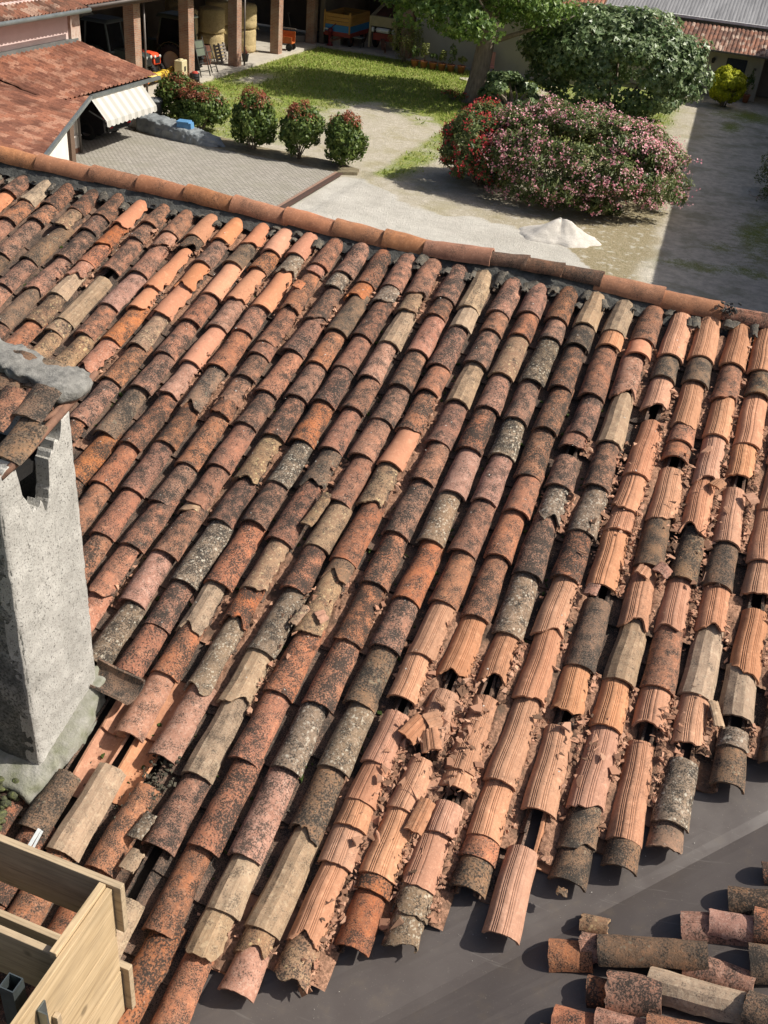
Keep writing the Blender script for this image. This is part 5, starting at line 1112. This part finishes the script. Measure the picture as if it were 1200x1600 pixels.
yw = plain('yellow_wood', (.50, .27, .07), (.38, .2, .05), .8, 5, 40, .002, stretch=(1, 6, 6)); blu = paint('wagon_blue', (.03, .20, .42), .6); redp = paint('wagon_red', (.30, .04, .025), .6)
wagon('wooden wagon with blue band and red base at the back barn', (522, 76), 1.75, 3.2, .6, [(.55, .25, redp, 'base_beam'), (.80, .38, blu, 'blue_panel'), (1.18, .62, yw, 'side_boards')])
sm_m = paint('seeder_wood', (.42, .34, .2), .7)
p = g_at(592, 84); t = thing('seed_drill', 'pale wooden seed machine with a white cylinder, right of the blue wagon', 'farm machine', (p[0], p[1]+.3, .11))
b = MB(); b.box((0, .15, 1.62), (1.7, .3, .55)); part('hopper_front', b, sm_m, t); b = MB()
for x in (-.8, .8): b.box((x, .1, 1.0), (.12, .25, 1.7))
part('side_post', b, sm_m, t); b = MB()
for x in (-.75, .75): b = MB(); b.bar((x, .2, 1.9), (x*.8, 2.0, 2.5), .22, .05); part('side_rail', b, sm_m, t)
b = MB(); b.bar((0, .3, 1.85), (0, 2.0, 2.4), 1.2, .04); part('hopper_floor', b, rust, t)
b = MB(); b.lathe([(0, -.42), (.13, -.42), (.14, -.3), (.14, .3), (.13, .42), (0, .42)], (.05, .02, 1.15), 14, 'X'); part('white_cylinder', b, paint('white_enamel', (.75, .75, .75), .35), t)
for x in (-.6, .72): b = MB(); b.lathe([(0, -.07), (.15, -.07), (.15, .07), (0, .07)], (x, .02, 1.15), 12, 'X'); part('end_disc', b, MATS['white_enamel'], t)
b = MB(); b.box((0, .4, .75), (1.3, .4, .4)); part('red_chest', b, redp, t)
for x in (-.75, .75): wheel(t, (x, 1.1, .5), .5, .2, rust, 'X')
b = MB(); b.bar((.1, -.1, .7), (.5, -.9, .25), .25, .06); b.tube([(.6, -.9, .1), (.6, -.9, .6)], .05, 8); part('drawbar', b, rust, t)
p = g_at(515, 74); t = thing('red_pump', 'dark red hand pump standing on the slab', 'pump', (p[0], p[1], .11)); b = MB(); b.lathe([(0, 0), (.2, 0), (.2, .06), (.11, .1), (.10, .7), (.16, .74), (.16, .9), (.1, .98), (0, 1.0)], n=14); part('body', b, paint('pump_red', (.16, .01, .015), .5), t); b = MB(); b.tube([(-.1, 0, .9), (-.35, -.1, .95), (-.38, -.1, .75)], .05, 8); part('spout', b, MATS['lamp_glass'], t); b = MB(); b.tube([(.05, 0, 1.0), (.3, .1, 1.25)], .025, 6); part('handle', b, MATS['pump_red'], t)
p = g_at(523, 73); t = thing('stone_block', 'grey concrete block beside the red pump', 'block', (p[0]+.1, p[1]+.2, .11)); b = MB(); b.box((0, 0, .32), (.5, .4, .64)); o = part('block', b, slab_m, t); b = MB(); b.box((0, 0, .67), (.58, .48, .07)); part('lid', b, slab_m, t)
p = g_at(555, 77); t = thing('low_table', 'small dark low table between the wagon and the seed machine', 'table', (p[0], p[1]+.2, .11)); b = MB(); b.box((0, 0, .55), (.85, .6, .05)); part('top', b, zinc, t)
for x in (-.36, .36):
    for y in (-.24, .24): b = MB(); b.box((x, y, .27), (.05, .05, .53)); part('leg', b, dk, t)
# covered pile along the flower bed
tarp = plain('tarp', (.24, .26, .26), (.15, .165, .17), .45, 3, 14, .02, .5)
P = [(-23.35, 37.05), (-22.0, 36.75), (-20.9, 36.6), (-20.2, 36.5), (-19.2, 36.55)]; W = [.5, .5, .5, .42, .25]; HH = [.62, .58, .50, .40, .2]
n = 70; m = 22; V = []
for i in range(n+1):
    t = i/n*(len(P)-1); x = np.interp(t, range(5), [q[0] for q in P]); y = np.interp(t, range(5), [q[1] for q in P]); wd = np.interp(t, range(5), W); hh = np.interp(t, range(5), HH); e = min(1, i/2, (n-i)/6+.02)
    for j in range(m+1):
        a = math.pi*j/m; cx_ = math.copysign(abs(math.cos(a))**.4, math.cos(a)); sz = abs(math.sin(a))**.45
        nn = (vnoise(np.array([i*.35]), np.array([j*.5]), 6, 4)[0]-.5)
        V.append((x+nn*.06, y-cx_*wd*(1+nn*.25)*(.3+.7*e), .03+hh*sz*e*(1+nn*.35)+(.03*math.sin(j*2.2) if j in (1, 2, m-1, m-2) else 0)))
F = [(i*(m+1)+j, i*(m+1)+j+1, (i+1)*(m+1)+j+1, (i+1)*(m+1)+j) for i in range(n) for j in range(m)]
o = link('covered_pile', np_mesh('covered_pile', np.array(V), np.array(F), tarp, True)); tag(o, 'long low pile wrapped in grey plastic tarp along the flower bed', 'tarp pile')
t = thing('blue_box', 'bright blue crate sitting on the tarp pile', 'crate', (-20.95, 36.55, .40), .2); b = MB(); b.box((0, 0, .16), (.62, .42, .30), taper=.9); o = part('tub', b, paint('crate_blue', (.10, .26, .46), .6), t); b = MB(); b.box((-.05, 0, .33), (.5, .46, .05)); part('lid', b, MATS['crate_blue'], t)
for (px, rr_, lb) in (((238, 189), .30, 'right'), ((222, 190), .26, 'left')):
    p = g_at(px[0], px[1]+4); t = thing('waste_bin', f'grey round bin under the awning end, {lb} of two', 'bin', (p[0], p[1]+.3, .03)); b = MB(); b.lathe([(0, 0), (rr_*.85, 0), (rr_, .8), (rr_*1.08, .82), (rr_*1.08, .86), (0, .88)], n=18); part('bin_body', b, paint('bin_grey', (.16, .17, .17), .6), t); b = MB(); b.lathe([(rr_*1.1, .86), (rr_*.9, .93), (0, .95)], n=18); part('lid', b, MATS['bin_grey'], t)
# car parked tail out under the awning
carm = paint('car_black', (.022, .022, .026), .22)
car = thing('car', 'black car parked tail out under the striped awning', 'car', (-23.0, 34.95, .03), math.pi)   # local +x = front = world -x
b = MB()
prof = [(-.02, .42), (.0, .75), (.06, .98), (.30, 1.08), (.72, 1.52), (1.2, 1.62), (2.2, 1.60), (3.0, 1.12), (3.9, 1.0), (4.35, .82), (4.4, .42), (4.2, .26), (.2, .26)]
n = len(prof)
for s, k in ((-.93, 1), (-.80, 1.01), (.80, 1.01), (.93, 1)):
    pass
rings = []
for yy, sc in ((-.88, 0), (-.93, .35), (-.90, .0)): pass
V = []; ysec = [-.94, -.86, -.5, 0, .5, .86, .94]
for y in ysec:
    for x, z in prof:
        zz = z; yy = y
        if z > 1.1: yy = y*(1-.24*(z-1.1)/.5)
        inset = .05 if abs(y) == .94 else (.015 if abs(y) == .86 else 0)
        xx = x+(inset if x < .5 else -inset if x > 4 else 0); zz = z-(.03 if abs(y) == .94 and z > .9 else 0)
        V.append((xx, yy, zz))
F = []
for k in range(len(ysec)-1):
    for i in range(n): j = (i+1) % n; F.append((k*n+i, k*n+j, (k+1)*n+j, (k+1)*n+i))
b.add(V, F, True); b.f += [tuple(range(n-1, -1, -1)), tuple(6*n+i for i in range(n))]; b.sm += [False]*2
part('body', b, carm, car)
b = MB(); b.add([(.28, -.70, 1.10), (.28, .70, 1.10), (.66, .60, 1.47), (.66, -.60, 1.47)], [(3, 2, 1, 0)]); o = part('rear_window', b, glassm, car); md = o.modifiers.new('s', 'SOLIDIFY'); md.thickness = .02; md.offset = 1
for s in (-1, 1):
    b = MB(); y = s*.90; b.add([(.75, y*.985, 1.12), (2.9, y*.985, 1.12), (2.2, y*.86, 1.53), (1.0, y*.86, 1.53)], [(0, 1, 2, 3)]); o = part('side_window', b, glassm, car); md = o.modifiers.new('s', 'SOLIDIFY'); md.thickness = .05; md.offset = 0
    b = MB(); b.box((.05, s*.70, .94), (.12, .42, .16)); o = part('tail_light', b, paint('tail_red', (.40, .012, .012), .25), car)
    b = MB(); b.lathe([(.0, -.02), (.05, -.02), (.05, .02), (.0, .02)], (.0, s*.6, .36), 12, 'X', sy=.6); part('exhaust_tip', b, paint('chrome', (.6, .6, .6), .2, 1), car)
    for x in (.85, 3.55): wheel(car, (x, s*.84, .36), .36, .22, paint('alloy', (.22, .22, .23), .3, .8))
b = MB(); b.box((-.03, 0, .5), (.1, 1.7, .16)); o = part('bumper', b, plain('bumper_plastic', (.02, .02, .02), None, .6, 3, 0, 0), car)
b = MB(); b.box((-.012, .0, .80), (.02, .52, .11)); part('number_plate', b, paint('plate_white', (.6, .6, .58), .5), car)
b = MB(); b.box((-.06, -.62, .55), (.05, .22, .05)); b.box((-.06, .62, .55), (.05, .22, .05)); part('reflector', b, MATS['tail_red'], car)
# red metal chair and post by the tree
p = g_at(765, 117); t = thing('garden_chair', 'pale red-cushioned garden chair by the wall right of the tree', 'chair', (p[0], p[1]-.2, 0), .3)
wm = paint('chair_pink', (.5, .22, .18), .7)
b = MB(); b.box((0, 0, .45), (.5, .5, .06)); part('seat', b, wm, t); b = MB(); b.box((0, .26, .85), (.5, .05, .75), rx=-.15); part('backrest', b, wm, t)
for x in (-.22, .22):
    for y in (-.22, .22): b = MB(); b.box((x, y, .22), (.04, .04, .44)); part('leg', b, dk, t)
# ================================================================== VEGETATION
def leaf_mat(name, cols, trans=.25, rough=.5, spec=.35):
    m, nt, bs = new_mat(name, rough, spec); g = nd(nt, 'NewGeometry'); r = nd(nt, 'ValToRGB'); r.color_ramp.interpolation = 'LINEAR'; e = r.color_ramp.elements
    e[0].position = 0; e[0].color = (*cols[0], 1); e[1].position = 1; e[1].color = (*cols[-1], 1)
    for k, cc in enumerate(cols[1:-1]): q = e.new((k+1)/(len(cols)-1)); q.color = (*cc, 1)
    lk(nt, g.outputs['Random Per Island'], r.inputs[0]); lk(nt, r.outputs[0], bs.inputs['Base Color'])
    tr = nd(nt, 'BsdfTranslucent'); hs = nd(nt, 'HueSaturation'); hs.inputs['Value'].default_value = 1.3; lk(nt, r.outputs[0], hs.inputs['Color']); lk(nt, hs.outputs[0], tr.inputs[0])
    mx = nd(nt, 'MixShader'); mx.inputs[0].default_value = trans; lk(nt, bs.outputs[0], mx.inputs[1]); lk(nt, tr.outputs[0], mx.inputs[2])
    lk(nt, mx.outputs[0], nt.nodes['Material Output'].inputs[0]); MATS[name] = m; return m
def leaves(P, N, size, asp, seed, droop=.3, jit=.6, shape='d'):
    rg = np.random.RandomState(seed); n = len(P); N = N+rg.normal(size=(n, 3))*jit; N /= np.linalg.norm(N, axis=1)[:, None]+1e-9
    D = rg.normal(size=(n, 3)); D[:, 2] -= droop; D -= N*(D*N).sum(1)[:, None]; D /= np.linalg.norm(D, axis=1)[:, None]+1e-9
    Sd = np.cross(N, D); s = (size*rg.uniform(.6, 1.25, n))[:, None]; wv = s*asp
    if shape == 'd':
        A = P-D*s*.5; B = P+Sd*wv*.5+N*wv*.18-D*s*.08; Cc = P+D*s*.5-N*s*.10; E = P-Sd*wv*.5+N*wv*.18-D*s*.08
        V = np.stack([A, B, Cc, E], 1).reshape(-1, 3); F = np.arange(4*n).reshape(n, 4); return V, F
    # lobed leaf: three-pointed, 2 quads
    A = P-D*s*.45; L1 = P-Sd*wv*.55+D*s*.1+N*wv*.1; R1 = P+Sd*wv*.55+D*s*.1+N*wv*.1; T = P+D*s*.55-N*s*.1; Lm = P-Sd*wv*.18+D*s*.12; Rm = P+Sd*wv*.18+D*s*.12
    V = np.stack([A, L1, Lm, T, Rm, R1], 1).reshape(-1, 3); k = np.arange(n)*6
    F = np.concatenate([np.stack([k, k+5, k+4, k+2], 1), np.stack([k, k+2, k+1, k+1], 1)]) if False else np.concatenate([np.stack([k, k+4, k+3, k+2], 1), np.stack([k, k+5, k+4, k+4], 1), np.stack([k, k+2, k+1, k+1], 1)])
    return V, F
def tri_mesh(name, V, F, mat):
    me = bpy.data.meshes.new(name); fs = [tuple(dict.fromkeys(f)) for f in F.tolist()]; me.from_pydata(V.tolist(), [], fs); me.update(); me.materials.append(mat); return me
def crown_pts(n, c, rad, seed, clumps=40, cr=.32, inner=.35, low=.8, zmin=None, skirt=0.):
    "points spread over many clumps inside an ellipsoid; returns points and outward normals"
    rg = np.random.RandomState(seed); c = np.array(c, float); rad = np.array(rad, float)
    d = rg.normal(size=(clumps, 3)); d[:, 2] = np.where(d[:, 2] < -low, -d[:, 2]*.5, d[:, 2]); d /= np.linalg.norm(d, axis=1)[:, None]
    rr = 1-cr*.8-inner*rg.rand(clumps)**1.8; cc = d*rr[:, None]; sz = cr*rg.uniform(.65, 1.2, clumps)
    k = rg.choice(clumps, n, p=sz**2/np.sum(sz**2)); q = rg.normal(size=(n, 3)); q /= np.linalg.norm(q, axis=1)[:, None]; q += cc[k]*.55; q /= np.linalg.norm(q, axis=1)[:, None]+1e-9
    P = (cc[k]+q*(sz[k]*rg.uniform(.55, 1.0, n))[:, None]); Nn = q*.7+P*.5; P[:, :2] *= (1+skirt*np.clip(-P[:, 2], 0, 1))[:, None]; P = P*rad+c
    if zmin is not None: P[:, 2] = np.maximum(P[:, 2], zmin+.3*rg.rand(n))
    return P, Nn
def stems(base, pts, r0, r1, seed, k=7):
    rg = np.random.RandomState(seed); b = MB(); idx = rg.choice(len(pts), k)
    for i in idx:
        e = np.array(pts[i]); s = np.array(base)+np.array([rg.normal()*r0*2, rg.normal()*r0*2, 0]); m = s*.5+e*.5+np.array([rg.normal()*.1, rg.normal()*.1, .12*np.linalg.norm(e-s)])
        b.tube([s, s*.6+m*.4, m, e], [r0, r0*.85, r0*.6, r1], 7)
    return b
bark = plain('bark', (.30, .245, .185), (.17, .135, .10), .95, 5, 26, .02, stretch=(2, 2, .5))
gl = leaf_mat('leaf_photinia', [(.045, .085, .018), (.10, .155, .03), (.17, .215, .05), (.07, .12, .022)])
rl = leaf_mat('leaf_red', [(.22, .045, .03), (.33, .085, .05), (.26, .13, .05), (.17, .06, .03)])
def photinia(label, x, y, r, h, seed, n=6800, ry=None, grp='red-tipped shrubs along the paving'):
    t = thing('photinia_shrub', label, 'shrub', (x, y, .03), 0, grp); c = (x, y, h*.5)
    P, N = crown_pts(n, c, (r, ry or r, h*.52), seed, 70, .30, .25, low=.97, zmin=.10, skirt=.12); V, F = leaves(P, N, .15, .55, seed)
    part('foliage', np_mesh('foliage', V, F, gl), None, t, True)
    P2, N2 = crown_pts(int(n*.30), (x, y, h*.56), (r*.97, (ry or r)*.97, h*.52), seed+1, 60, .26, .12); k = P2[:, 2] > h*(.74 if r < 1 else .62)+.26*h*np.random.RandomState(seed).rand(len(P2)); V, F = leaves(P2[k]+np.array([0, 0, .05]), N2[k], .13, .34, seed+2, -1.2)
    o_ = part('new_shoots', np_mesh('new_shoots', V, F, rl), None, t, True); part('stem', stems((x, y, .0), P, .03, .008, seed), bark, t, True); return t
photinia('red-tipped round shrub, left of the three between paving and gravel', -18.15, 37.0, .95, 2.15, 1)
photinia('red-tipped round shrub, middle of the three between paving and gravel', -16.08, 36.95, .90, 2.05, 2)
photinia('red-tipped round shrub, rightmost of the three at the end of the drain', -14.28, 37.0, .86, 1.95, 3)
photinia('dense green hedge shrub behind the blue crate', -21.2, 38.3, 1.25, 1.75, 4, 9000, 1.0)
photinia('dense hedge shrub behind the grey bins, farthest left', -22.75, 39.3, 1.1, 1.85, 5, 8000, 1.0)
# oleanders
ol = leaf_mat('leaf_oleander', [(.065, .10, .03), (.12, .165, .05), (.20, .225, .08), (.085, .12, .035)], .28)
fp = leaf_mat('flower_pink', [(.66, .22, .29), (.74, .38, .40), (.82, .56, .54), (.60, .16, .24)], .3); fr_ = leaf_mat('flower_red', [(.42, .02, .04), (.55, .045, .06), (.62, .12, .10), (.35, .015, .03)], .35)
def oleander(label, c, rad, n, nf, fm, seed):
    t = thing('oleander', label, 'shrub', (c[0], c[1], 0)); P, N = crown_pts(n, c, rad, seed, 150, .20, .22, low=.97, zmin=.06, skirt=.45); V, F = leaves(P, N+np.array([0, 0, .4]), .23, .27, seed, -.5, .7)
    part('foliage', np_mesh('foliage', V, F, ol), None, t, True)
    P2, N2 = crown_pts(nf*9, c, tuple(np.array(rad)*1.05), seed, 150, .20, .12, low=.97, zmin=.2, skirt=.45); rg = np.random.RandomState(seed+5); k = rg.choice(len(P2), nf, replace=False); k = k[P2[k, 2] > c[2]-rad[2]*.70]
    Pc = np.repeat(P2[k], 7, 0)+rg.normal(size=(len(k)*7, 3))*.06; V, F = leaves(Pc, np.repeat(N2[k], 7, 0)+np.array([0, 0, .3]), .078, .9, seed+3, 0, .7); part('flowers', np_mesh('flowers', V, F, fm), None, t, True)
    part('stem', stems((c[0], c[1], 0), P, .04, .01, seed, 14), bark, t, True); return t
oleander('big mounded oleander covered in pale pink flowers beside the drive', (-5.6, 38.3, 1.58), (4.05, 2.75, 1.85), 36000, 2100, fp, 21)
oleander('oleander with crimson flowers, left end of the flowering hedge', (-9.15, 38.1, 1.35), (1.55, 1.95, 1.6), 12000, 520, fr_, 22)
# fig
fg = leaf_mat('leaf_fig', [(.075, .13, .045), (.15, .21, .085), (.25, .31, .15), (.10, .155, .055)], .25, .42, .5)
def fig(label, c, rad, n, seed, sz=.30, cl=80):
    t = thing('fig_tree', label, 'tree', (c[0], c[1], 0)); P, N = crown_pts(n, c, rad, seed, cl, .22, .25, low=.95, zmin=.2); V, F = leaves(P, N+np.array([0, 0, .45]), sz, .95, seed, .3, .45, 'l')
    part('crown', tri_mesh('crown', V, F, fg), None, t, True); part('trunk', stems((c[0], c[1], 0), P, .09, .02, seed, 12), bark, t, True)
fig('broad round fig tree with pale lobed leaves behind the oleander', (-6.9, 55.2, 2.5), (4.9, 3.6, 2.75), 17000, 31, .29, 120)
fig('small low fig bush at the foot of the big tree', (-11.3, 51.6, .9), (1.7, 1.4, 1.15), 1700, 32, .30, 24)
# big tree
tl_ = leaf_mat('leaf_tree', [(.05, .10, .018), (.11, .185, .035), (.19, .27, .06), (.07, .13, .024)], .3, .45, .35)
t = thing('shade_tree', 'tall broadleaf tree with thick grey trunk in the lawn', 'tree', (-13.45, 52.9, 0))
b = MB(); b.tube([(-13.55, 52.9, -.1), (-13.5, 52.9, .25), (-13.38, 52.92, 1.2), (-13.25, 52.95, 2.6), (-13.15, 53.0, 3.6), (-13.3, 53.1, 6), (-13.4, 53.1, 9)], [.72, .56, .48, .44, .42, .26, .1], 16); part('trunk', b, bark, t, True)
b = MB(); rg = np.random.RandomState(4)
for k in range(11):
    a = k*2.4; z = 2.8+k*.42; L = rg.uniform(2.6, 4.2); b.tube([(-13.2, 53, z), (-13.2+math.cos(a)*L*.4, 53+math.sin(a)*L*.4, z+.7), (-13.2+math.cos(a)*L, 53+math.sin(a)*L, z+1.2+rg.rand())], [.15, .1, .03], 8)
part('branch', b, bark, t, True)
P, N = crown_pts(11500, (-13.6, 53.2, 7.2), (5.2, 4.6, 5.0), 41, 120, .20, .45)
Pb, Nb = crown_pts(8000, (-14.0, 53.0, 4.6), (5.4, 4.6, 2.5), 43, 70, .24, .35, low=.9); P = np.concatenate([P, Pb]); N = np.concatenate([N, Nb])
V, F = leaves(P, N+np.array([0, 0, .3]), .30, .8, 41, .6, .6, 'l')
part('crown', tri_mesh('crown', V, F, tl_), None, t, True)
# golden conifer, barn shrub, roses
t = thing('golden_conifer', 'clipped golden yellow conifer ball beside the blue door', 'shrub', (-1.55, 62.7, 0)); yl = leaf_mat('leaf_gold', [(.36, .38, .012), (.50, .50, .015), (.26, .30, .012), (.42, .44, .015)], .15, .7)
P, N = crown_pts(9000, (-1.55, 62.7, 1.08), (1.1, 1.1, 1.08), 51, 90, .24, .12, low=.97); V, F = leaves(P, N*1.5, .15, .5, 51, -2.0, .3); part('foliage', np_mesh('foliage', V, F, yl), None, t, True); part('stem', stems((-1.55, 62.7, 0), P, .04, .01, 51), bark, t, True)
yg = leaf_mat('leaf_olive', [(.09, .11, .02), (.17, .19, .045), (.24, .25, .07), (.12, .14, .03)])
def bush(label, c, rad, n, seed, mat, sz=.11, asp=.45, nm='bush', fl=None, nf=0):
    t = thing(nm, label, 'shrub', (c[0], c[1], 0)); P, N = crown_pts(n, c, rad, seed, 44, .3, .3, low=.95, zmin=.1); V, F = leaves(P, N, sz, asp, seed); part('foliage', np_mesh('foliage', V, F, mat), None, t, True)
    part('stem', stems((c[0], c[1], 0), P, .03, .008, seed), bark, t, True)
    if fl:
        P2, N2 = crown_pts(nf, c, tuple(np.array(rad)*1.04), seed, 34, .3, .15, zmin=.2); rg = np.random.RandomState(seed); Pc = np.repeat(P2, 5, 0)+rg.normal(size=(nf*5, 3))*.03; V, F = leaves(Pc, np.repeat(N2, 5, 0), .06, .9, seed+1, 0, .5); part('flowers', np_mesh('flowers', V, F, fl), None, t, True)
    return t
p = g_at(632, 98); bush('loose olive-green shrub at the barn corner left of the pots', (p[0], p[1], 1.25), (1.15, .9, 1.3), 2400, 61, yg)
wf = leaf_mat('flower_white', [(.6, .6, .52), (.7, .7, .62), (.75, .72, .6), (.5, .52, .42)], .3)
bush('white-flowered bush cut by the right edge beside the drive', (1.95, 44.7, 1.0), (1.15, 1.3, 1.25), 3600, 62, ol, .11, .45, 'flower_bush', wf, 260)
bush('low pink rose bush under the white-flowered bush', (1.75, 42.6, .45), (.7, .8, .5), 1200, 63, ol, .09, .5, 'rose_bush', fp, 26)
bush('red flowers around the foot of the big tree', (-14.35, 52.55, .22), (.85, .5, .32), 500, 64, gl, .1, .45, 'flower_clump', fr_, 60)
# pots along the low wall, one potted plant by the door
terra = plain('terracotta', (.42, .17, .09), (.34, .13, .075), .85, 6, 40, .002)
potw = ['leftmost of the pots along the wall', 'second pot from the left along the wall', 'third pot from the left along the wall', 'third pot from the right along the wall', 'second pot from the right along the wall', 'rightmost pot along the wall, nearest the tree trunk']
def potplant(label, x, y, r, h, hp_, seed, mat, z0=0, grp=None):
    t = thing('potted_plant', label, 'potted plant', (x, y, z0), 0, grp); b = MB(); b.lathe([(0, 0), (r*.65, 0), (r*.95, h*.85), (r*1.05, h*.86), (r*1.05, h), (r*.9, h), (r*.88, h*.88), (0, h*.86)], (x, y, z0), 18); part('pot', b, terra, t, True)
    P, N = crown_pts(260, (x, y, z0+h+hp_*.5), (r*1.3, r*1.3, hp_*.55), seed, 16, .34, .3); V, F = leaves(P, N, .13, .45, seed); part('foliage', np_mesh('foliage', V, F, mat), None, t, True); part('stem', stems((x, y, z0+h*.8), P, .012, .004, seed, 5), bark, t, True)
for k, px in enumerate((650, 664, 678, 692, 706, 722)):
    p = g_at(px, 104+k*1.9); potplant('terracotta pot with leafy plant, '+potw[k], p[0], p[1]-.3, .24, .42, .75+.3*math.sin(k*2.1), 70+k, yg if k % 2 else gl, 0, 'terracotta pots along the wall')
potplant('dark leafy plant in a terracotta pot beside the blue door', -.42, 65.25, .22, .42, 1.25, 80, gl)
# grass
rg = np.random.RandomState(77); n = 60000; X = rg.uniform(-25.8, -2, n); Y = rg.uniform(34, 61.3, n)
ix = np.clip(((X-XA)/(XB-XA)*nx), 0, nx).astype(int); iy = np.clip(((Y-YA0)/(YB0-YA0)*ny), 0, ny).astype(int); lw = lawn[iy, ix]
k = (rg.rand(n) < (lw-.38)*1.5)&(X < -3); X, Y = X[k], Y[k]; n = len(X); a = rg.rand(n)*6.28; h = rg.uniform(.05, .15, n); wv = rg.uniform(.02, .05, n); z0 = np.full(n, 0.)
B0 = np.stack([X-np.cos(a)*wv, Y-np.sin(a)*wv, z0], 1); B1 = np.stack([X+np.cos(a)*wv, Y+np.sin(a)*wv, z0], 1); Tp = np.stack([X+rg.normal(size=n)*.06, Y+rg.normal(size=n)*.06, h], 1)
gmat = leaf_mat('grass_blade', [(.16, .245, .03), (.26, .33, .06), (.33, .32, .10), (.18, .265, .045)], .3, .7, .15)
o = link('lawn_grass', np_mesh('lawn_grass', np.stack([B0, B1, Tp], 1).reshape(-1, 3), np.arange(3*n).reshape(n, 3), gmat)); tag(o, 'short patchy grass growing over the yard', 'grass', kind='stuff')
